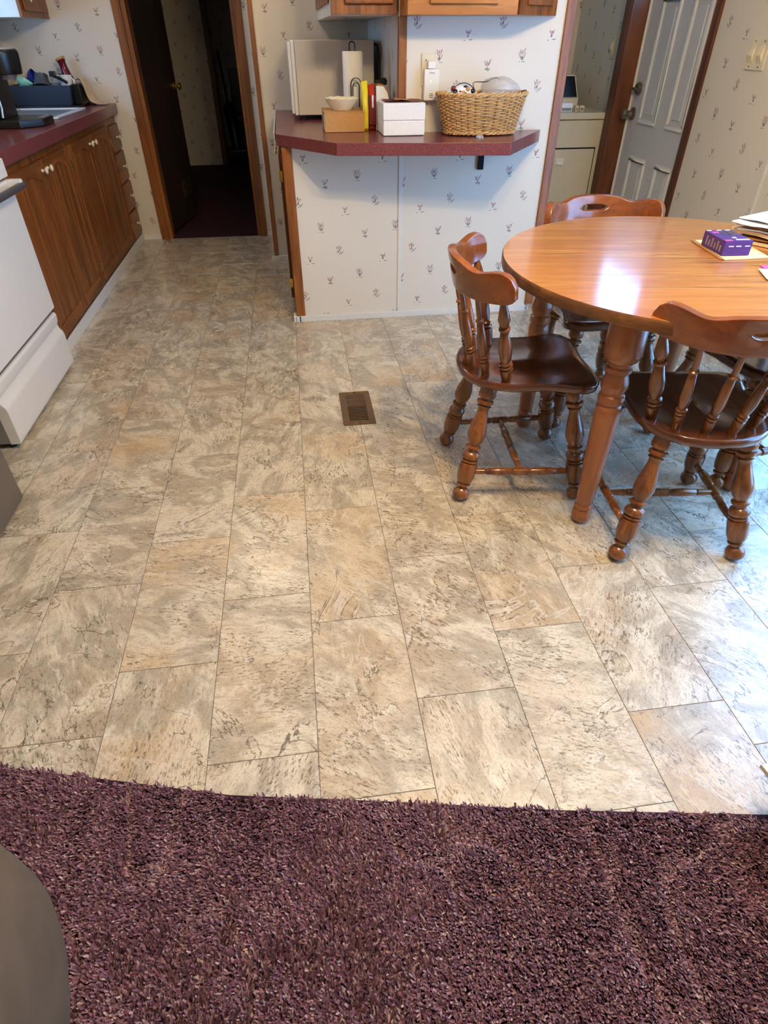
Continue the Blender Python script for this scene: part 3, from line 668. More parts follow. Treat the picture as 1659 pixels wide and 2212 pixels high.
# upper cabinet on the left wall
uc = thing('wall_cabinet', 'oak wall cabinet with a pale side above the dish rack', 'cabinet', (-1.675, 5.09, 1.375))
G().box(LX+0.003, -1.512, 4.827, BY-0.004, 1.375, 2.15).obj('body', 'palepanel', uc, bevel=0.002)
d = G().box(-1.512, -1.494, 4.83, BY-0.006, 1.375, 2.15).obj('face_frame', 'cabwood', uc, bevel=0.003)
d = G().box(-1.494, -1.478, 4.87, 5.31, 1.405, 2.11).obj('door', 'cabwood', uc, bevel=0.006)
sub_knob(d, (-1.478, 4.93, 1.46), (1, 0, 0))

# stove
st = thing('stove', 'white electric stove with a storage drawer beside the oak cabinets', 'stove', (-1.5, 2.578, 0.0))
SX = -1.155
G().box(LX+0.02, SX-0.035, 2.195, 2.970, 0.025, 0.905).obj('body', 'steelgrey', st, bevel=0.004)
G().box(LX+0.02, SX-0.01, 2.190, 2.972, 0.906, 0.922).obj('cooktop', 'enamel', st, bevel=0.005)
G().box(LX+0.02, LX+0.09, 2.190, 2.972, 0.922, 1.10).obj('backguard', 'enamel', st, bevel=0.01)
for k, (bx, by) in enumerate(((-1.36, 2.39), (-1.36, 2.77), (-1.62, 2.39), (-1.62, 2.77))):
    G().tube([(bx + r_*math.cos(a), by + r_*math.sin(a), 0.927) for a, r_ in [(i*0.35, 0.02+0.0033*i*0.35/0.35*0.4) for i in range(54)]], 0.004, 5).obj('burner', 'black', st)
G().box(SX-0.034, SX-0.004, 2.195, 2.970, 0.835, 0.903).obj('control_panel', 'enamel', st, bevel=0.006)
od = G().box(SX-0.034, SX, 2.195, 2.970, 0.290, 0.828).obj('oven_door', 'enamel', st, bevel=0.010, seg=3)
sub(od, G().tube([(SX+0.045, 2.21, 0.805), (SX+0.045, 2.955, 0.805)], 0.014, 10), 'handle_bar', 'darksteel')
for yy in (2.235, 2.94): sub(od, G().box(SX-0.004, SX+0.05, yy-0.018, yy+0.018, 0.800, 0.830), 'handle_bracket', 'enamel', bevel=0.006)
# storage drawer with a concave finger scoop along its top
prof = [(SX-0.04, 0.022), (SX-0.002, 0.022), (SX+0.002, 0.04), (SX+0.002, 0.165), (SX-0.002, 0.180), (SX-0.012, 0.195), (SX-0.016, 0.215), (SX-0.008, 0.232), (SX-0.006, 0.262), (SX-0.012, 0.272), (SX-0.04, 0.272)]
g = G(); vs = [(x, y, z) for y in (2.195, 2.970) for x, z in prof]; n = len(prof)
g.addm(vs, [tuple(range(n)), tuple(range(n, 2*n))[::-1]] + [(i, (i+1) % n, n+(i+1) % n, n+i) for i in range(n)])
g.obj('storage_drawer', 'enamel', st, bevel=0.003)
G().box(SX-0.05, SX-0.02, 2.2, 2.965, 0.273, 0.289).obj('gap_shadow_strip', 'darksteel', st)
for yy in (2.23, 2.93): G().lathe([(0, .016), (1, .020)], (SX-0.05, yy, 0.0), (SX-0.05, yy, 0.026), 12).obj('levelling_foot', 'black', st)

# refrigerator
fr = thing('refrigerator', 'taupe steel refrigerator at the left edge nearest the carpet', 'refrigerator', (-1.42, 1.45, 0.0))
G().box(LX+0.03, -1.10, 1.03, 1.838, 0.02, 1.70).obj('body', 'darksteel', fr, bevel=0.006)
G().box(-1.10, -1.040, 1.03, 1.845, 0.012, 1.15).obj('door', 'fridge', fr, bevel=0.006)
G().box(-1.10, -1.040, 1.03, 1.845, 1.16, 1.70).obj('freezer_door', 'fridge', fr, bevel=0.006)
G().tube([(-1.035, 1.08, 0.75), (-1.0, 1.08, 0.78), (-1.0, 1.08, 1.08), (-1.035, 1.08, 1.11)], 0.011, 8).obj('handle', 'silver', fr)

# ================================================================== PENINSULA
pw = thing('peninsula_worktop', 'burgundy speckled peninsula worktop with clipped corners against the papered wall', 'worktop', (0.5, 3.6, 0.864))
poly = [(-0.070, 4.636), (-0.065, 3.445), (0.205, 3.079), (0.969, 2.972), (1.249, 3.396), (0.526, 3.396), (0.526, 4.636)]
G().prism(poly, 0.864, 0.914).obj('slab', 'lam', pw, bevel=0.002)
G().box(-0.074, 0.526, 4.630, 4.638, 0.914, 0.920).box(-0.074, -0.070, 3.47, 4.636, 0.866, 0.918).obj('caulk_strip', 'trimwhite', pw)
pb = thing('shelf_bracket', 'dark brown steel bracket under the peninsula worktop', 'bracket', (0.957, 3.39, 0.75))
G().box(0.942, 0.972, 3.392, 3.404, 0.745, 0.863).obj('plate', 'ventdark', pb, bevel=0.002); G().box(0.948, 0.966, 3.18, 3.392, 0.850, 0.863).obj('arm', 'ventdark', pb, bevel=0.002)
bu = thing('base_cabinet', 'oak base cabinet under the microwave, facing the kitchen aisle', 'cabinet', (0.2, 4.05, 0.06))
G().box(-0.046, 0.520, 3.53, 4.62, 0.06, 0.860).obj('body', 'cabwood', bu, bevel=0.002)
cab_door_x(bu, 3.555, 4.05, 0.085, 0.815, 3.99, 3.548, x=-0.046, s=-1); cab_door_x(bu, 4.08, 4.58, 0.085, 0.815, 4.14, 4.588, x=-0.046, s=-1)

# wall cabinets above
w1 = thing('wall_cabinet', 'oak wall cabinet above the white detector with a clipped right end', 'cabinet', (0.85, 3.31, 1.352))
G().prism([(0.532, PY-0.004), (0.532, 3.222), (1.012, 3.222), (1.245, PY-0.004)], 1.352, 2.15).obj('body', 'cabwood_lit', w1, bevel=0.002)
g = G().box(0.534, 1.008, 3.208, 3.222, 1.352, 2.15).obj('face_frame', 'cabwood_lit', w1, bevel=0.002)
dd = G().box(0.626, 0.920, 3.190, 3.208, 1.387, 2.12).obj('door', 'cabwood_lit', w1, bevel=0.006)
sub_knob(dd, (0.895, 3.190, 1.46), (0, -1, 0))
ux, uy = 1.245-1.012, PY-0.004-3.222; L_ = math.hypot(ux, uy); ux /= L_; uy /= L_; nx, ny = uy, -ux
def angled(a0, a1, d0, d1, z0, z1):
    pts = []
    for a, d_ in ((a0, d0), (a1, d0), (a1, d1), (a0, d1)): pts.append((1.012+ux*a+nx*d_, 3.222+uy*a+ny*d_))
    return G().prism(pts, z0, z1)
angled(0.0, L_-0.004, 0.001, 0.012, 1.352, 2.15).obj('end_frame', 'cabwood', w1, bevel=0.002)
angled(0.05, L_-0.05, 0.012, 0.024, 1.385, 2.12).obj('end_door', 'cabwood', w1, bevel=0.005)
w2 = thing('wall_cabinet', 'oak wall cabinet over the microwave with a pale side facing the kitchen', 'cabinet', (0.38, 4.03, 1.355))
G().box(0.229, 0.524, 3.44, RY-0.004, 1.355, 2.15).obj('body', 'palepanel', w2, bevel=0.002)
G().box(0.231, 0.524, 3.422, 3.44, 1.357, 2.15).obj('end_frame', 'cabwood', w2, bevel=0.002)
G().box(0.290, 0.505, 3.404, 3.422, 1.393, 2.12).obj('end_panel', 'cabrail', w2, bevel=0.006)
for k in range(5): G().box(0.219, 0.229, 3.50+k*0.23, 3.69+k*0.23, 1.40, 2.10).obj('slat_door', 'maroon' if k == 9 else 'cabwood', w2, bevel=0.004)

# microwave
mw = thing('microwave', 'bisque microwave oven turned side-on at the back of the peninsula', 'microwave', (0.27, 4.27, 0.914))
G().box(0.066, 0.488, 4.0, 4.56, 0.938, 1.268).obj('case', 'microwave', mw, bevel=0.006)
G().box(0.046, 0.066, 4.0, 4.56, 0.938, 1.268).obj('front_frame', 'enamel', mw, bevel=0.006)
G().box(0.030, 0.046, 4.004, 4.41, 0.945, 1.262).obj('door', 'enamel', mw, bevel=0.006)
G().box(0.034, 0.046, 4.415, 4.556, 0.945, 1.262).obj('control_panel', 'black', mw, bevel=0.004)
for x_ in (0.10, 0.45):
    for y_ in (4.03, 4.52): G().lathe([(0, .013), (1, .016)], (x_, y_, 0.9145), (x_, y_, 0.939), 10).obj('foot', 'black', mw)
cd = G().tube([(0.492, 4.10, 1.25), (0.508, 4.02, 1.245), (0.512, 3.97, 1.20), (0.512, 3.96, 1.08), (0.512, 3.96, 0.93)], 0.006, 6).obj('power_cord', 'blackwire', None)
tag(cd, 'black power cord hanging behind the microwave', 'cord')

# outlet + detector on the wall
op = thing('outlet_plate', 'almond outlet plate on the wall behind the white detector', 'outlet', (0.674, 3.404, 1.10))
G().box(0.637, 0.711, 3.402, PY-0.001, 1.098, 1.219).obj('plate', 'almondplastic', op, bevel=0.002)
G().box(0.654, 0.660, 3.400, 3.402, 1.192, 1.198).obj('screw', 'nickel', op)
dt = thing('gas_detector', 'white plug-in gas detector with a green light on the papered wall', 'detector', (0.68, 3.38, 1.04))
G().box(0.644, 0.716, 3.362, 3.401, 1.043, 1.163).obj('case', 'white', dt, bevel=0.005)
G().box(0.662, 0.699, 3.372, 3.401, 1.164, 1.192).obj('plug', 'white', dt, bevel=0.004)
G().lathe([(0, .004), (1, .003)], (0.676, 3.362, 1.117), (0.676, 3.3605, 1.117), 10).obj('status_light', 'led', dt)
for k in range(3): G().box(0.671-0.002*(k == 1), 0.687+0.002*(k == 1), 3.3612, 3.3622, 1.068-k*0.007, 1.0705-k*0.007).obj('speaker_slot', 'black', dt)
g = G().box(0.672, 0.692, 3.3615, 3.3622, 1.147, 1.150).tube([(0.668, 3.3617, 1.144), (0.670, 3.3617, 1.151), (0.675, 3.3617, 1.154)], 0.0009, 5); g.obj('brand_mark', 'steelgrey', dt)

# cardboard box + bowl on it
cb_ = thing('cardboard_box', 'brown cardboard box under the cream bowl on the peninsula', 'box', (0.274, 3.56, 0.914))
G().box(0.177, 0.371, 3.444, 3.69, 0.915, 0.994).obj('carton', 'card', cb_, bevel=0.002)
G().box(0.176, 0.372, 3.443, 3.56, 0.994, 0.997).box(0.176, 0.372, 3.563, 3.69, 0.994, 0.997).obj('lid_flaps', 'card', cb_)
G().box(0.1758, 0.1770, 3.462, 3.515, 0.922, 0.985).obj('shipping_label', 'paperwhite', cb_); G().box(0.1758, 0.1770, 3.53, 3.60, 0.92, 0.99).obj('black_tape', 'black', cb_)
bw = thing('dessert_bowl', 'cream ceramic bowl sitting on the cardboard box', 'bowl', (0.270, 3.545, 0.998))
G().lathe([(0, .048), (.06, .050), (.5, .068), (1, .082), (1, .079), (.5, .064), (.15, .044), (.15, .001)], (0.270, 3.545, 0.998), (0.270, 3.545, 1.045), 32, caps=False).obj('bowl_wall', 'cream', bw)
g = G(); c_ = []
for i in range(48): a = 2*PI*i/48; c_.append((0.270+0.081*math.cos(a), 3.545+0.081*math.sin(a), 1.046+0.0016*math.sin(a*12)))
g.tube(c_, 0.0022, 6, closed=True).obj('fluted_rim', 'ivory', bw)
# paper towel roll on its wire holder
pt = thing('paper_towel_holder', 'black wire paper towel holder with looped top beside the microwave', 'holder', (0.345, 3.78, 0.914))
G().lathe([(0, .075), (1, .075)], (0.350, 3.78, 0.9145), (0.350, 3.78, 0.922), 28).obj('base_plate', 'blackwire', pt)
def loop(x, y, z0, z1, r, d): return [(x-r, y, z0)] + [(x + r*math.cos(PI-PI*i/12), y, z1 - r + r*math.sin(PI-PI*i/12)) for i in range(13)] + [(x+r, y, z0)]
G().tube(loop(0.350, 3.78, 0.92, 1.262, 0.014, 0), 0.0028, 6).obj('centre_loop', 'blackwire', pt)
G().tube(loop(0.358, 3.70, 0.92, 1.118, 0.026, 0), 0.0028, 6).obj('arm_loop', 'blackwire', pt); G().tube(loop(0.358, 3.702, 0.92, 1.098, 0.0165, 0), 0.0028, 6).obj('arm_loop', 'blackwire', pt)
rl = thing('paper_towel_roll', 'white paper towel roll on the black wire holder', 'paper towel', (0.350, 3.78, 0.923))
g = G().lathe([(0, .048), (.02, .050), (.98, .050), (1, .048), (1, .017), (0, .017)], (0.350, 3.78, 0.923), (0.350, 3.78, 1.224), 28, caps=False); g.obj('roll', 'papertowel', rl)
g = G().grid([[(0.350+0.0508*math.cos(a), 3.78+0.0508*math.sin(a), z) for a in [(-90+i*9)*PI/180 for i in range(10)]] + [(0.405, 3.80+0.01*k, z-0.004*k) for k in range(2)] for z in (0.925, 1.02, 1.12, 1.218)])
g.obj('loose_sheet', 'papertowel', rl)
# bags behind
def packet(name, label, x0, x1, y0, y1, z1, mat, cat='packet', top=0.3, parts=()):
    t = thing(name, label, cat, ((x0+x1)/2, (y0+y1)/2, 0.914)); rows = []
    n = 24; xc, yc, hx, hy = (x0+x1)/2, (y0+y1)/2, (x1-x0)/2, (y1-y0)/2
    for zi, (q, sx, sy) in enumerate(((0, .92, .8), (0.05, 1, 1), (0.4, 1.04, 1.05), (0.75, 1, .8), (0.9, .98, .35), (1, 1.0, .06))):
        z = 0.915 + (z1-0.915)*q; row = []
        for i in range(n+1):
            a = 2*PI*i/n; ca, sa = math.cos(a), math.sin(a); e = 0.45
            row.append((xc + hx*sx*math.copysign(abs(ca)**e, ca), yc + hy*sy*math.copysign(abs(sa)**e, sa), z + 0.003*math.sin(3*a+zi)*(zi > 3)))
        rows.append(row)
    g = G().grid(rows); g.obj('pouch', mat, t)
    for nm, m_, b in parts: G().box(*b).obj(nm, m_, t, bevel=0.001)
    return t
packet('snack_packet', 'yellow packet standing between the paper towels and the foam box', 0.366, 0.398, 3.485, 3.60, 1.112, 'yellow', parts=[('printed_mark', 'slate', (0.3655, 0.3665, 3.50, 3.52, 0.96, 1.02))])
packet('coffee_packet', 'red packet standing beside the yellow packet', 0.400, 0.432, 3.50, 3.60, 1.100, 'red', parts=[('label_band', 'maroondark', (0.3985, 0.4335, 3.482, 3.492, 0.94, 1.06)), ('printed_mark', 'paperwhite', (0.412, 0.420, 3.480, 3.482, 1.01, 1.06))])
sb_ = thing('paper_sack', 'tan and white paper bag standing behind the foam box', 'bag', (0.468, 3.54, 0.914))
pr = [(0.432, 0.915), (0.505, 0.915), (0.500, 1.03), (0.488, 1.07), (0.470, 1.094), (0.434, 1.096)]
G().prism(pr, 3.485, 3.50, 'y').obj('front_panel', 'white', sb_, bevel=0.002); G().prism([(a+0.004, b+0.006) for a, b in pr], 3.50, 3.60, 'y').obj('bag_body', 'tanpaper', sb_, bevel=0.006)
tb = thing('black_bottle', 'small bottle with a black cap behind the paper bag', 'bottle', (0.495, 3.68, 0.914))
G().lathe([(0, .026), (.04, .027), (.7, .027), (.85, .012), (1, .012)], (0.495, 3.68, 0.915), (0.495, 3.68, 1.09), 18).obj('bottle_body', 'white', tb)
G().lathe([(0, .018), (.7, .019), (1, .012)], (0.495, 3.68, 1.09), (0.495, 3.68, 1.118), 16).box(0.455, 0.495, 3.672, 3.688, 1.098, 1.110).obj('nozzle_cap', 'black', tb)
# foam box
fb = thing('foam_cooler_box', 'white foam cooler box with a maroon label on its lid', 'cooler', (0.536, 3.36, 0.914))
G().box(0.438, 0.634, 3.262, 3.470, 0.9155, 0.975).obj('box_base', 'foam', fb, bevel=0.005, seg=3); G().box(0.437, 0.635, 3.261, 3.471, 0.9754, 1.043).obj('box_lid', 'foam', fb, bevel=0.005, seg=3)
g = G().grid([[(0.452+0.175*u, 3.285+0.175*v, 1.0445+0.004*math.sin(u*7+v*3)*0.6+0.003) for u in [i/8 for i in range(9)]] for v in [i/8 for i in range(9)]]); g.obj('label_sheet', 'maroon', fb)
g = G().grid([[(0.505+0.07*u, 3.31+0.13*v, 1.0505+0.002*math.sin(u*5)) for u in [i/4 for i in range(5)]] for v in [i/4 for i in range(5)]]); g.obj('label_print', 'card', fb)

# wicker basket
BC = (0.900, 3.275); BZ = 0.9195; BH = 0.155
wb = thing('wicker_basket', 'oval woven wicker basket full of odds and ends on the peninsula', 'basket', (BC[0], BC[1], 0.914))
def oval(a, q, dr=0.0):
    rx, ry = 0.165+0.043*q+dr, 0.083+0.020*q+dr; ca, sa = math.cos(a), math.sin(a); e = 0.80
    return (BC[0]+rx*math.copysign(abs(ca)**e, ca), BC[1]+ry*math.copysign(abs(sa)**e, sa))
NS = 36
for k in range(NS):
    a = 2*PI*k/NS; p = [(*oval(a, q), BZ+BH*q) for q in (0.0, 0.25, 0.5, 0.75, 1.0)]
    G().tube(p, 0.0032, 5).obj('stake', 'wickerdark', wb)
for r_ in range(23):
    q = 0.03+0.92*r_/22; pts = []; n = NS*3
    for i in range(n):
        a = 2*PI*i/n; dr = 0.0048*math.cos(NS/2*a + PI*r_); pts.append((*oval(a, q, dr), BZ+BH*q + 0.0012*math.sin(6*a+r_)))
    G().tube(pts, 0.0029, 5, closed=True).obj('weave_strand', 'wicker', wb)
for nm, q, ph, rr in (('rim_braid', 1.0, 0, 0.0048), ('rim_braid', 1.0, PI, 0.0048), ('base_braid', 0.02, 0, 0.0045), ('base_braid', 0.02, PI, 0.0045)):
    pts = [(*oval(2*PI*i/160, q, 0.005*math.cos(22*2*PI*i/160+ph)), BZ+BH*q + 0.005*math.sin(22*2*PI*i/160+ph)+(0.004 if q < .5 else 0)) for i in range(160)]
    G().tube(pts, rr, 6, closed=True).obj(nm, 'wicker', wb)
G().prism([oval(2*PI*i/40, 0, -0.004) for i in range(40)], BZ+0.002, BZ+0.008).obj('basket_floor', 'wickerdark', wb)
# basket contents
def crumple(name, label, c, sc, mat, cat, seed, amp=0.22, nm='film'):
    rr = random.Random(seed); K = [(rr.uniform(2, 7), rr.uniform(2, 7), rr.uniform(2, 7), rr.uniform(0, 6)) for _ in range(5)]
    J = [(rr.uniform(9, 16), rr.uniform(9, 16), rr.uniform(9, 16), rr.uniform(0, 6)) for _ in range(3)]
    fn = lambda p: 1 + amp*sum(math.sin(k[0]*p[0]+k[1]*p[1]+k[2]*p[2]+k[3]) for k in K)/5 + amp*0.22*sum(abs(math.sin(k[0]*p[0]+k[1]*p[1]+k[2]*p[2]+k[3])) for k in J)/3
    t = thing(name, label, cat, (c[0], c[1], c[2]-sc[2])); G().sphere(c, 1.0, 34, 22, sc, fn).obj(nm, mat, t, smooth=(mat != 'film')); return t
t = crumple('plastic_bag', 'crumpled clear plastic bag on the right in the wicker basket', (0.985, 3.285, 1.066), (0.088, 0.07, 0.068), 'film', 'bag', 4)
G().box(0.93, 0.98, 3.23, 3.25, 1.07, 1.078).obj('fold', 'film', t)
t = crumple('candy_packet', 'red, white and black printed packet on the left in the wicker basket', (0.800, 3.275, 1.066), (0.072, 0.06, 0.046), 'paperwhite', 'packet', 9, 0.18, 'pouch')
for k in range(16):
    a = rnd.uniform(0, 2*PI); x_, y_ = 0.802+rnd.uniform(-.055, .055), 3.232+rnd.uniform(-.006, .012)
    G().sphere((x_, y_, 1.078+rnd.uniform(-0.004, 0.024)), 0.012, 8, 6, (1, 0.7, rnd.uniform(.5, 1))).obj('printed_patch', rnd.choice(['maroondark', 'black', 'maroondark', 'card', 'black']), t)
for lab, path in (('thin black cable looping over the left of the wicker basket', [(0.735, 3.23, 1.06), (0.745, 3.24, 1.085), (0.78, 3.25, 1.115), (0.82, 3.255, 1.118), (0.85, 3.25, 1.10), (0.865, 3.245, 1.075)]),
                  ('thin black cable looping over the clear bag in the basket', [(0.865, 3.25, 1.08), (0.84, 3.26, 1.12), (0.88, 3.26, 1.118), (0.92, 3.27, 1.117), (0.945, 3.27, 1.132), (0.965, 3.27, 1.135), (0.975, 3.27, 1.122)]),
                  ('short black cable end curling over the right rim of the basket', [(1.068, 3.25, 1.075), (1.085, 3.245, 1.085), (1.10, 3.24, 1.088), (1.104, 3.24, 1.08), (1.08, 3.245, 1.072)])):
    o = G().tube(path, 0.0024, 6).obj('charging_cable', 'blackwire', None); sb = o.modifiers.new('s', 'SUBSURF'); sb.levels = sb.render_levels = 2; tag(o, lab, 'cable', 'cables in the wicker basket')
cl = thing('plastic_clip', 'small clear plastic clip on the worktop edge before the basket', 'clip', (0.868, 3.14, 0.914))
G().box(0.852, 0.884, 3.128, 3.148, 0.9145, 0.926).obj('clip_top', 'film', cl, bevel=0.003)
for k in range(2): G().box(0.858+k*0.014, 0.866+k*0.014, 3.108, 3.128, 0.9145, 0.919).obj('clip_prong', 'film', cl)

# floor register
vt = thing('floor_register', 'brown metal floor register with louvres set in the tile floor', 'vent', (0.193, 2.345, 0.0))
vx0, vx1, vy0, vy1 = 0.124, 0.262, 2.196, 2.490
for b in ((vx0, vx1, vy0, vy0+0.024), (vx0, vx1, vy1-0.024, vy1), (vx0, vx0+0.028, vy0+0.024, vy1-0.024), (vx1-0.028, vx1, vy0+0.024, vy1-0.024)): G().box(*b, 0.0005, 0.006).obj('frame_bar', 'vent', vt, bevel=0.0025)
G().box(vx0+0.02, vx1-0.02, vy0+0.02, vy1-0.02, 0.0004, 0.0010).obj('duct', 'ventdark', vt)
NL = 19
for k in range(NL):
    y = vy0+0.030+k*(vy1-vy0-0.060)/(NL-1); hw = 0.0028 if k < NL/2 else 0.0044
    g = G().box(vx0+0.026, vx1-0.026, y-hw, y+hw, 0.0030, 0.0046)
    g.obj('louvre', 'vent', vt, smooth=False)
for y in (vy0+0.012, vy1-0.012): G().lathe([(0, .004), (1, .003)], (0.193, y, 0.006), (0.193, y, 0.0075), 10).obj('screw', 'ventdark', vt)

# ================================================================== LAUNDRY + RIGHT WALL
dr = thing('clothes_dryer', 'almond clothes dryer in the nook behind the dining table', 'dryer', (1.75, 4.73, 0.0))
G().box(1.405, 2.060, 4.425, 5.02, 0.02, 0.850).obj('cabinet', 'almond', dr, bevel=0.006)
G().box(1.402, 2.072, 4.415, 5.03, 0.853, 0.890).obj('top_lid', 'almond', dr, bevel=0.006)
G().box(1.402, 2.072, 5.03, 5.12, 0.89, 1.05).obj('console', 'almond', dr, bevel=0.008)
dd = G().box(1.50, 2.020, 4.412, 4.4245, 0.20, 0.688).obj('door', 'almond', dr, bevel=0.006)
G().box(1.492, 2.028, 4.4235, 4.4252, 0.192, 0.696).obj('door_gap', 'ventdark', dr)
sub(dd, G().box(1.755, 1.815, 4.406, 4.412, 0.595, 0.640), 'handle_recess', 'almondplastic', bevel=0.003); sub(dd, G().box(1.765, 1.805, 4.398, 4.410, 0.600, 0.612), 'pull', 'white', bevel=0.003)
tv = thing('storage_case', 'cream box with a black front standing on the dryer', 'box', (1.87, 4.75, 0.890))
G().box(1.74, 1.968, 4.70, 4.90, 0.892, 0.95).obj('case_base', 'almondplastic', tv, bevel=0.006)
g = G().addm([(1.75, 4.70, 0.95), (1.965, 4.70, 0.95), (1.965, 4.92, 0.95), (1.75, 4.92, 0.95), (1.76, 4.76, 1.075), (1.945, 4.76, 1.075), (1.945, 4.92, 1.075), (1.76, 4.92, 1.075)], [(3, 2, 1, 0), (4, 5, 6, 7), (0, 1, 5, 4), (1, 2, 6, 5), (2, 3, 7, 6), (3, 0, 4, 7)])
g.obj('screen_housing', 'almondplastic', tv, bevel=0.004)
g = G().addm([(1.757, 4.698, 0.955), (1.955, 4.698, 0.955), (1.938, 4.752, 1.068), (1.767, 4.752, 1.068), (1.757, 4.701, 0.955), (1.955, 4.701, 0.955), (1.938, 4.755, 1.068), (1.767, 4.755, 1.068)], [(0, 1, 2, 3), (7, 6, 5, 4), (0, 4, 5, 1), (1, 5, 6, 2), (2, 6, 7, 3), (3, 7, 4, 0)])
g.obj('black_front', 'black', tv, smooth=False)
for k, (x_, w_, m_, lab) in enumerate(((1.775, 0.075, 'paperwhite', 'white folded cloth on the dryer at the wall end'), (1.872, 0.022, 'manila', 'small printed carton on the dryer, left of the pair'), (1.902, 0.030, 'manila', 'small printed carton on the dryer, right of the pair'))):
    t = thing('small_carton', lab, 'carton', (x_, 4.50, 0.890)); G().box(x_, x_+w_, 4.49, 4.53, 0.8905, 0.922+0.016*(k == 0)).obj('carton_body', m_, t, bevel=0.003); G().box(x_+0.004, x_+w_-0.006, 4.4885, 4.490, 0.896, 0.912).obj('printed_panel', 'steelgrey', t)
def plate(label, y0, y1, z0, z1, n):
    t = thing('light_switch', label, 'light switch', (RX, (y0+y1)/2, z0)); G().box(RX-0.008, RX-0.0005, y0, y1, z0, z1).obj('plate', 'almondplastic', t, bevel=0.003)
    for k in range(n):
        yc = y0+(k+0.5)*(y1-y0)/n
        G().prism([(RX-0.008, (z0+z1)/2-0.035), (RX-0.022, (z0+z1)/2-0.004), (RX-0.010, (z0+z1)/2+0.035)], yc-0.016, yc+0.016, 'y').obj('rocker', 'ivory', t, bevel=0.002)
        for zz in (z0+0.012, z1-0.012): G().lathe([(0, .003), (1, .003)], (RX-0.008, yc, zz), (RX-0.0095, yc, zz), 8).obj('screw', 'bronze', t)
plate('almond double switch plate on the papered wall right of the entry door', 3.10, 3.235, 1.155, 1.272, 2)
plate('almond switch plate on the shaded laundry nook wall', 4.665, 4.735, 1.16, 1.278, 1)

# ================================================================== DINING SET
LEG = [(0, .017), (.02, .021), (.09, .023), (.11, .021), (.118, .016), (.128, .016), (.135, .022), (.155, .022), (.162, .016), (.172, .016), (.18, .020), (.195, .016), (.22, .0155), (.28, .018), (.36, .023), (.42, .0245), (.47, .021), (.50, .016), (.51, .016), (.518, .021), (.53, .021), (.538, .016), (.56, .016), (.575, .022), (.60, .024), (.622, .022), (.63, .017), (.638, .022), (.65, .022), (.656, .018), (.664, .023), (.69, .0245), (.78, .024), (.825, .021), (.833, .016), (.843, .016), (.852, .020), (.866, .019), (.878, .0135), (.886, .0135), (.895, .0165), (.915, .0215), (.942, .0235), (.970, .0215), (.990, .016), (1, .010)]
SPIN = [(0, .0115), (.05, .0125), (.16, .014), (.20, .014), (.21, .010), (.225, .0145), (.245, .0145), (.255, .010), (.27, .0145), (.29, .011), (.31, .0125), (.42, .0145), (.55, .013), (.70, .0105), (.715, .0085), (.725, .0125), (.745, .0125), (.755, .0085), (.80, .0095), (1, .0085)]
POST = [(0, .014), (.06, .016), (.15, .019), (.19, .020), (.20, .014), (.215, .020), (.235, .020), (.245, .014), (.26, .019), (.285, .015), (.31, .0165), (.40, .0195), (.48, .0195), (.58, .016), (.66, .0135), (.67, .011), (.68, .017), (.70, .017), (.71, .011), (.73, .014), (.80, .018), (.88, .015), (1, .010)]
STR = [(0, .008), (.10, .0105), (.16, .0115), (.17, .008), (.18, .0115), (.30, .0145), (.40, .012), (.42, .0095), (.43, .014), (.57, .014), (.58, .0095), (.60, .012), (.70, .0145), (.82, .0115), (.83, .008), (.84, .0115), (.90, .0105), (1, .008)]
SEATZ = 0.44
def seat_mesh():
    # half outline (x, y), front = +y
    half = [(0, .205), (.06, .210), (.12, .212), (.17, .208), (.200, .190), (.213, .165), (.210, .135), (.200, .105), (.190, .07), (.186, .03), (.187, -.02), (.184, -.07), (.170, -.12), (.142, -.165), (.100, -.197), (.05, -.213), (0, -.217)]
    out = half + [(-x, y) for x, y in half[-2:0:-1]]; n = len(out); rows = []
    def ring(s, z, dz=0): return [(x*s, y*s + 0.0, z) for x, y in out]
    g = G()
    def top(x, y):
        d = -0.013*math.exp(-((abs(x)-0.085)/0.075)**2 - ((y+0.01)/0.12)**2)*1.0
        return SEATZ + d + 0.004*max(0, y-0.12)/0.09
    rings = [[(x*.90, y*.90, SEATZ-0.034) for x, y in out], [(x*.985, y*.985, SEATZ-0.028) for x, y in out], [(x, y, SEATZ-0.018) for x, y in out], [(x, y, SEATZ-0.008) for x, y in out], [(x*.985, y*.985, SEATZ-0.001) for x, y in out]]
    for s in (.93, .84, .72, .58, .42, .25, .1): rings.append([(x*s, y*s, top(x*s, y*s)) for x, y in out])
    for r in rings: rows.append(r+[r[0]])
    g.grid(rows); k = len(g.v); g.v.append((0, 0, top(0, 0))); b = (len(rings)-1)*(n+1)
    g.f += [(b+i, b+i+1, k) for i in range(n)]; k2 = len(g.v); g.v.append((0, 0, SEATZ-0.034)); g.f += [(i+1, i, k2) for i in range(n)]
    return g
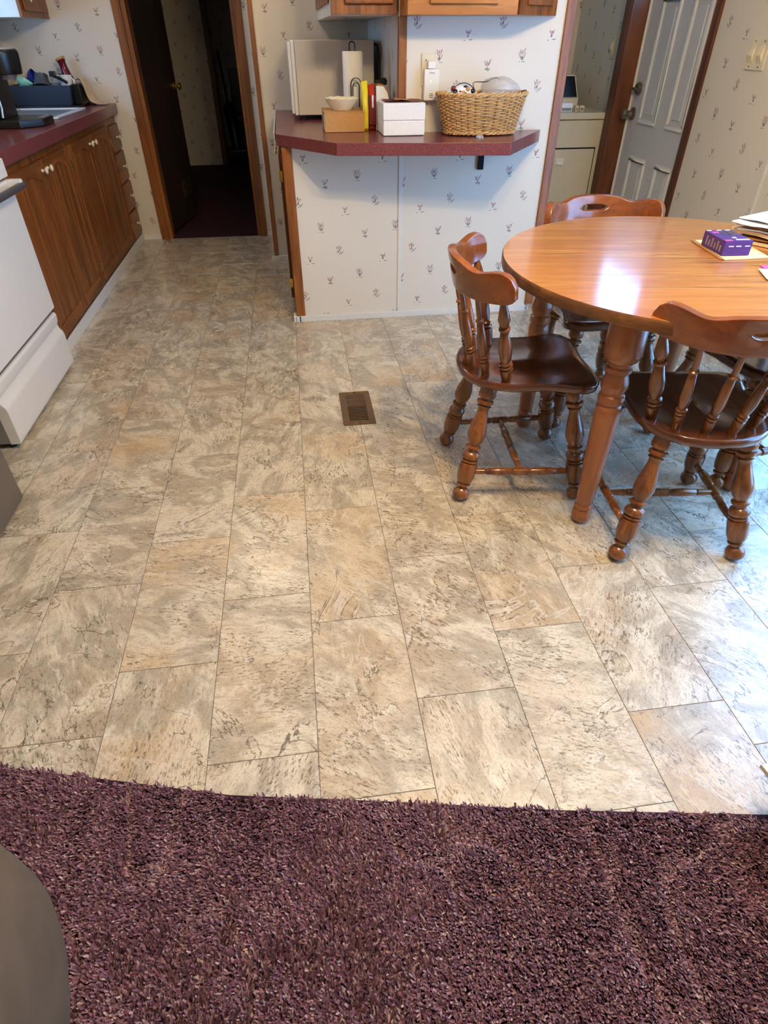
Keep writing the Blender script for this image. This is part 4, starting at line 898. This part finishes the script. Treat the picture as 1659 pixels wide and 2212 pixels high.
def rail_mesh():
    N = 56; R0 = 0.285; TH = math.radians(57); yc = -0.236+R0; th = 0.0135
    us = [-1+2*i/N for i in range(N+1)]
    def prof(u):
        a = abs(u)
        top = 0.781 + 0.006*math.exp(-(u/0.34)**2) - 0.012*math.exp(-((a-0.55)/0.15)**2) + 0.004*math.exp(-((a-0.85)/0.12)**2)
        bot = 0.684 + 0.020*a*a
        if a > 0.86:
            q = (a-0.86)/0.14; s = 1-math.sqrt(max(0, 1-q*q*0.98)); top -= 0.036*s; bot += 0.018*s
        return bot, top
    g = G(); idx = {}
    def P(u, z, side):
        a = u*TH; r = R0 + side*th - (z-0.72)*0.0; lean = (z-0.70)*0.22
        return ((r)*math.sin(a)*0.985, yc - r*math.cos(a) - lean*math.cos(a), z)
    SL = 0.19
    rows = []
    for u in us:
        b, t = prof(u); m = b + (t-b)*0.58
        hs = 0.0 if abs(u) > SL else 0.0105*math.sqrt(max(0, 1-(abs(u)/SL)**8))
        rows.append((b, m-hs, m+hs, t))
    V = lambda i, k, s: i*8 + k*2 + (0 if s < 0 else 1)
    for i, u in enumerate(us):
        for k in range(4):
            for s in (-1, 1): g.v.append(P(u, rows[i][k], s))
    for i in range(N):
        for s in (-1, 1):
            for k in (0, 2): g.f.append((V(i, k, s), V(i+1, k, s), V(i+1, k+1, s), V(i, k+1, s)))
        g.f.append((V(i, 0, -1), V(i+1, 0, -1), V(i+1, 0, 1), V(i, 0, 1))); g.f.append((V(i, 3, -1), V(i+1, 3, -1), V(i+1, 3, 1), V(i, 3, 1)))
        if rows[i][2]-rows[i][1] > 1e-6 or rows[i+1][2]-rows[i+1][1] > 1e-6:
            for k in (1, 2): g.f.append((V(i, k, -1), V(i+1, k, -1), V(i+1, k, 1), V(i, k, 1)))
    for i in (0, N):
        for k in (0, 2): g.f.append((V(i, k, -1), V(i, k+1, -1), V(i, k+1, 1), V(i, k, 1)))
    return g
def make_chair(label, loc, rotz):
    t = thing('dining_chair', label, 'chair', loc, rotz, 'chairs around the dining table')
    seat_mesh().obj('seat', 'chairseat', t, local=True, angle=1.2)
    rail_mesh().obj('back_rail', 'chairrail', t, local=True, bevel=0.004, seg=2)
    feet = {}
    for sx in (-1, 1):
        for fx, fy, tx, ty in ((.200, .205, .145, .140), (.185, -.205, .115, -.125)):
            a, b = (sx*tx, ty, SEATZ-0.028), (sx*fx, fy, 0.003); feet[(sx, fy > 0)] = (Vector(a), Vector(b))
            G().lathe([(q, max(0.010, 0.0225+(r-0.0205)*1.35)*1.12) for q, r in LEG], a, b, 18).obj('leg', 'chair', t, local=True)
    mids = []
    for sx in (-1, 1):
        (a0, b0), (a1, b1) = feet[(sx, True)], feet[(sx, False)]; p, q = a0.lerp(b0, 0.745), a1.lerp(b1, 0.745)
        G().lathe(STR, p, q, 12).obj('side_stretcher', 'chair', t, local=True); mids.append(p.lerp(q, 0.5))
    G().lathe(STR, mids[0], mids[1], 12).obj('cross_stretcher', 'chair', t, local=True)
    R0 = 0.285; yc = -0.236+R0
    for i in range(6):
        u = -0.86 + 1.72*i/5; a = u*math.radians(57); ab = u*math.radians(76)
        bot = (0.158*math.sin(ab)*1.02, -0.015-0.160*math.cos(ab), SEATZ-0.010); r = R0; z = 0.692 if abs(u) < .8 else 0.706
        lean = (z-0.70)*0.22; top = (r*math.sin(a)*0.985, yc-r*math.cos(a)-lean, z)
        if i in (0, 5): G().lathe([(q, 0.0165+(r-0.0165)*1.3) for q, r in POST], bot, top, 14).obj('post', 'chair', t, local=True)
        else: G().lathe([(q, 0.0120+(r-0.0120)*1.3) for q, r in SPIN], bot, top, 12).obj('spindle', 'chair', t, local=True)
    return t
c1 = make_chair('turned-leg wooden chair left of the table, nearest the papered peninsula', (0.705, 1.800, 0), math.radians(-90-4.5))
def chair_copy(label, loc, rotz):
    c = copy_tree(c1); c['label'] = label; c.location = loc; c.rotation_euler = (0, 0, rotz); return c
chair_copy('wooden chair in the foreground with its spindle back to the camera', (1.110, 1.440, 0), math.radians(-8))
chair_copy('wooden chair on the far side of the table before the dryer', (1.185, 2.265, 0), math.radians(180))
chair_copy('wooden chair at the right edge, mostly hidden behind the table', (1.590, 1.800, 0), math.radians(90+8))

TC = (1.190, 1.782); TZ = 0.742; TR = 0.570
tb_ = thing('dining_table', 'round honey oak dining table on four turned legs', 'table', (TC[0], TC[1], 0))
n = 96
def disc(r0): return [(TC[0]+r0*math.cos(2*PI*i/n), TC[1]+r0*math.sin(2*PI*i/n)) for i in range(n)]
G().prism(disc(TR-0.003), TZ-0.003, TZ).obj('table_top', 'tabletop', tb_, smooth=False)
g = G(); pr = [(TR-0.006, TZ-0.034), (TR-0.001, TZ-0.032), (TR, TZ-0.026), (TR, TZ-0.006), (TR-0.0025, TZ-0.001), (TR-0.004, TZ-0.0032)]
rows = [[(TC[0]+r*math.cos(2*PI*i/n), TC[1]+r*math.sin(2*PI*i/n), z) for i in range(n+1)] for r, z in pr]; g.grid(rows)
g.prism(disc(TR-0.006), TZ-0.034, TZ-0.0035); g.obj('edge_band', 'tableedge', tb_)
g = G(); n2 = 64
rows = [[(TC[0]+r*math.cos(2*PI*i/n2), TC[1]+r*math.sin(2*PI*i/n2), z) for i in range(n2+1)] for r, z in ((0.36, TZ-0.034), (0.36, TZ-0.085), (0.34, TZ-0.085), (0.34, TZ-0.034))]; g.grid(rows).obj('apron', 'tableedge', tb_)
TLEG = [(0, .052), (.10, .053), (.155, .052), (.180, .046), (.195, .033), (.205, .032), (.213, .038), (.228, .038), (.236, .031), (.246, .0315), (.275, .038), (.295, .039), (.318, .033), (.328, .031), (.335, .037), (.352, .038), (.366, .037), (.374, .032), (.382, .037), (.41, .038), (.55, .036), (.75, .031), (.885, .027), (.895, .0245), (.903, .029), (.915, .029), (.922, .026), (.935, .030), (.965, .032), (.985, .028), (1, .019)]
for fx, fy in ((0.862, 1.463), (0.868, 2.092), (1.468, 1.560), (1.475, 2.140)):
    G().lathe(TLEG, (fx, fy, TZ-0.034), (fx, fy, 0.002), 22).obj('leg', 'tableleg', tb_)

# things on the table
tz = TZ+0.001
ev = thing('manila_envelope', 'cream and orange envelope under the purple box on the table', 'envelope', (1.36, 1.87, tz))
G().prism([(1.289, 1.755), (1.440, 1.757), (1.470, 1.975), (1.318, 1.975)], tz, tz+0.003).obj('envelope_sheet', 'manila', ev)
G().prism([(1.279, 1.765), (1.295, 1.757), (1.322, 1.978), (1.306, 1.980)], tz+0.0002, tz+0.002).obj('printed_edge', 'tanpaper', ev)
pb_ = thing('purple_box', 'small purple printed box lying on the envelope', 'box', (1.345, 1.85, tz+0.004), math.radians(-4))
hx, hy, hh = 0.044, 0.066, 0.043
G().box(-hx, hx, -hy, hy, 0.0, hh).obj('carton', 'purple', pb_, local=True, bevel=0.0015)
for nm, m_, b in (('printed_bar', 'paperwhite', (-0.040, -0.026, 0.058, 0.064)), ('printed_bar', 'paperwhite', (-0.008, 0.006, 0.058, 0.064)), ('printed_bar', 'paperwhite', (0.020, 0.034, 0.058, 0.064)), ('printed_patch', 'pink', (-0.034, -0.014, 0.030, 0.044)), ('printed_patch', 'slate', (-0.012, 0.006, 0.002, 0.044)), ('printed_patch', 'darksteel', (0.012, 0.036, 0.0, 0.046)),
                  ('printed_bar', 'paperwhite', (-0.004, 0.008, -0.034, -0.022)), ('printed_bar', 'pink', (-0.042, -0.020, -0.064, -0.052)), ('printed_bar', 'paperwhite', (-0.004, 0.038, -0.056, -0.046))):
    G().box(b[0], b[1], b[2], b[3], hh, hh+0.0006).obj(nm, m_, pb_, local=True)
for x_ in (-0.030, -0.006, 0.022): G().box(x_, x_+0.016, -hy-0.0006, -hy, 0.026, 0.029).obj('printed_bar', 'paperwhite', pb_, local=True)
for k in range(6): G().box(-hx-0.0006, -hx, -0.05+k*0.017, -0.042+k*0.017, 0.008, 0.026+0.008*(k % 2)).obj('printed_bar', 'silver', pb_, local=True)
# pile of mail: separate sheets
random.seed(5)
mail = [('manila', .260, .20, 0.007, 'thick manila envelope at the bottom of the mail pile'), ('tanpaper', .23, .18, 0.004, 'brown envelope low in the mail pile'), ('manila', .25, .19, 0.010, 'puffy cream mailer in the mail pile'), ('paperwhite', .26, .20, 0.004, 'white letter under the top sheets of the mail pile'),
        ('tanpaper', .24, .18, 0.003, 'tan letter in the upper mail pile'), ('paperwhite', .27, .20, 0.003, 'white letter second from the top of the mail pile'), ('paperwhite', .25, .19, 0.003, 'white sheet lying on top of the mail pile')]
z = tz; cx_, cy_ = 1.585, 1.900
for k, (m_, a, b, hgt, lab) in enumerate(mail):
    rz = math.radians(-62+random.uniform(-9, 9)); ca, sa = math.cos(rz), math.sin(rz); ox, oy = cx_+random.uniform(-.012, .012), cy_+random.uniform(-.012, .012)
    t = thing('letter', lab, 'mail', (ox, oy, z), rz, 'pile of mail on the table')
    rows = [[(-a/2+a*i/8, -b/2+b*j/6, 0.0008+0.0035*math.sin(i*0.8+k)**2*(k > 1)*abs(j-3)/3) for i in range(9)] for j in range(7)]
    rows2 = [[(x, y, zz+hgt) for x, y, zz in r] for r in rows]
    g = G(); g.grid(rows); g.grid(rows2)
    nn = len(rows)*9
    def idq(j, i, top): return (nn if top else 0) + j*9+i
    for i in range(8):
        for j in (0, 6): g.f.append((idq(j, i, 0), idq(j, i+1, 0), idq(j, i+1, 1), idq(j, i, 1)))
    for j in range(6):
        for i in (0, 8): g.f.append((idq(j, i, 0), idq(j+1, i, 0), idq(j+1, i, 1), idq(j, i, 1)))
    g.obj('sheet', m_, t, local=True, recalc=True)
    if m_ == 'paperwhite': G().box(-a*0.35, -a*0.1, b*0.1, b*0.14, hgt+0.006, hgt+0.0064).obj('printed_line', 'steelgrey', t, local=True)
    z += hgt+0.0055
for nm, lab, m_, pts, dz in (('pink_card', 'pink card at the right edge of the table', 'pink', [(1.362, 1.690), (1.345, 1.600), (1.50, 1.57), (1.52, 1.67)], 0.0), ('white_card', 'white envelope near the table edge below the pink card', 'paperwhite', [(1.331, 1.653), (1.296, 1.561), (1.43, 1.50), (1.46, 1.60)], 0.0025)):
    t = thing(nm, lab, 'card', (*pts[0], tz)); G().prism(pts, tz+dz, tz+dz+0.002).obj('sheet', m_, t)
    cx0 = sum(p[0] for p in pts)/4; cy0 = sum(p[1] for p in pts)/4
    G().box(cx0-0.03, cx0+0.03, cy0-0.004, cy0+0.004, tz+dz+0.002, tz+dz+0.0024).obj('printed_line', 'steelgrey', t)

# ================================================================== FOREGROUND FURNITURE
# recliner: rounded arm at the lower left
def pillow_box(x0, x1, y0, y1, z0, z1, e=3.2, nu=28, nv=18):
    g = G(); cx, cy, cz = (x0+x1)/2, (y0+y1)/2, (z0+z1)/2; hx, hy, hz = (x1-x0)/2, (y1-y0)/2, (z1-z0)/2
    def sg(v, p): return math.copysign(abs(v)**p, v)
    rows = []
    for j in range(nv+1):
        b = -PI/2+PI*j/nv; rows.append([(cx+hx*sg(math.cos(b), 2/e)*sg(math.cos(2*PI*i/nu), 2/e), cy+hy*sg(math.cos(b), 2/e)*sg(math.sin(2*PI*i/nu), 2/e), cz+hz*sg(math.sin(b), 2/e)) for i in range(nu+1)])
    return g.grid(rows)
rc = thing('recliner', 'taupe upholstered recliner with a rounded arm at the lower left', 'armchair', (-0.90, -0.1, 0.0))
pillow_box(-0.69, -0.372, -0.45, 0.445, 0.08, 0.62, 2.5).obj('arm', 'sofa', rc, angle=3)
pillow_box(-1.46, -1.145, -0.45, 0.445, 0.08, 0.62, 2.5).obj('arm', 'sofa', rc, angle=3)
pillow_box(-1.18, -0.62, -0.50, 0.33, 0.16, 0.47, 4).obj('seat_cushion', 'sofa', rc, angle=3)
pillow_box(-1.20, -0.60, -0.72, -0.40, 0.20, 1.02, 3.5).obj('backrest', 'sofa', rc, angle=3)
G().box(-1.38, -0.44, -0.55, 0.25, 0.03, 0.18).obj('base_frame', 'black', rc, bevel=0.01)
# low cream stool whose corner shows at the right edge
sl = thing('low_stool', 'cream low stool whose corner shows at the right edge by the carpet', 'stool', (1.10, 0.40, 0.0))
SZ = 0.135
sx0, sy1 = 0.833, 0.518
G().prism([(sx0, sy1), (sx0+0.055, sy1-0.34), (sx0+0.45, sy1-0.30), (sx0+0.42, sy1+0.02)], SZ-0.012, SZ).obj('seat_top', 'almondplastic', sl, bevel=0.002)
for a, b in ((0.07, -0.05), (0.37, -0.03), (0.10, -0.28), (0.38, -0.25)): G().box(sx0+a-0.015, sx0+a+0.015, sy1+b-0.015, sy1+b+0.015, 0.004, SZ-0.012).obj('leg', 'almondplastic', sl, bevel=0.003)
# dark furniture at the end of the hall
hc = thing('hall_chair', 'dark chair barely visible at the end of the unlit hall', 'chair', (-0.50, 9.7, 0.004))
G().box(-0.72, -0.30, 9.5, 9.9, 0.40, 0.46).obj('seat', 'black', hc, bevel=0.01)
G().box(-0.72, -0.30, 9.86, 9.91, 0.46, 0.95).obj('backrest', 'black', hc, bevel=0.02)
for x_ in (-0.70, -0.32):
    for y_ in (9.52, 9.88): G().box(x_-0.018, x_+0.018, y_-0.018, y_+0.018, 0.005, 0.40).obj('leg', 'black', hc)
vc = thing('upright_vacuum', 'dark upright vacuum leaning at the hall opening', 'vacuum', (-0.70, 9.3, 0.004))
G().tube([(-0.70, 9.32, 0.15), (-0.78, 9.42, 1.15)], 0.014, 8).obj('handle', 'black', vc)
G().box(-0.80, -0.56, 9.16, 9.42, 0.005, 0.13).obj('floor_head', 'black', vc, bevel=0.02); G().lathe([(0, .07), (.9, .08), (1, .04)], (-0.69, 9.33, 0.13), (-0.73, 9.40, 0.62), 14).obj('dust_canister', 'black', vc)

# ================================================================== LIGHT FIXTURES AND ADDED KITCHEN FILL
lf = thing('ceiling_light', 'three-globe ceiling light over the dining area', 'light fixture', (0.68, 1.0, CEIL))
G().lathe([(0, .07), (.4, .07), (1, .03)], (0.68, 1.0, CEIL), (0.68, 1.0, CEIL-0.05), 20).obj('canopy', 'brass', lf)
G().tube([(0.68, 1.0, CEIL-0.05), (0.68, 1.0, CEIL-0.12)], 0.012, 8).obj('stem', 'brass', lf)
for k in range(3):
    a = 2*PI*k/3+0.6; gx, gy = 0.68+0.22*math.cos(a), 1.0+0.22*math.sin(a)
    G().tube([(0.68, 1.0, CEIL-0.11), ((0.68+gx)/2, (1.0+gy)/2, CEIL-0.10), (gx, gy, CEIL-0.115)], 0.008, 8).obj('arm', 'brass', lf)
    G().sphere((gx, gy, CEIL-0.17), 0.055, 16, 10).obj('globe', 'lampglow', lf)
kf = thing('kitchen_fill_light', 'unseen round fill light added to brighten the kitchen', 'light fixture', (-0.55, 3.9, CEIL))  # added out of view to brighten the kitchen, not a known fixture
G().lathe([(0, .15), (1, .15)], (-0.55, 3.9, CEIL), (-0.55, 3.9, CEIL-0.03), 28).obj('base', 'brass', kf)
G().lathe([(0, .14), (.5, .12), (.85, .07), (1, .01)], (-0.55, 3.9, CEIL-0.031), (-0.55, 3.9, CEIL-0.10), 28).obj('fill_diffuser', 'kitchenfill', kf)

for o in list(bpy.data.objects):
    if '_w' in o: del o['_w']
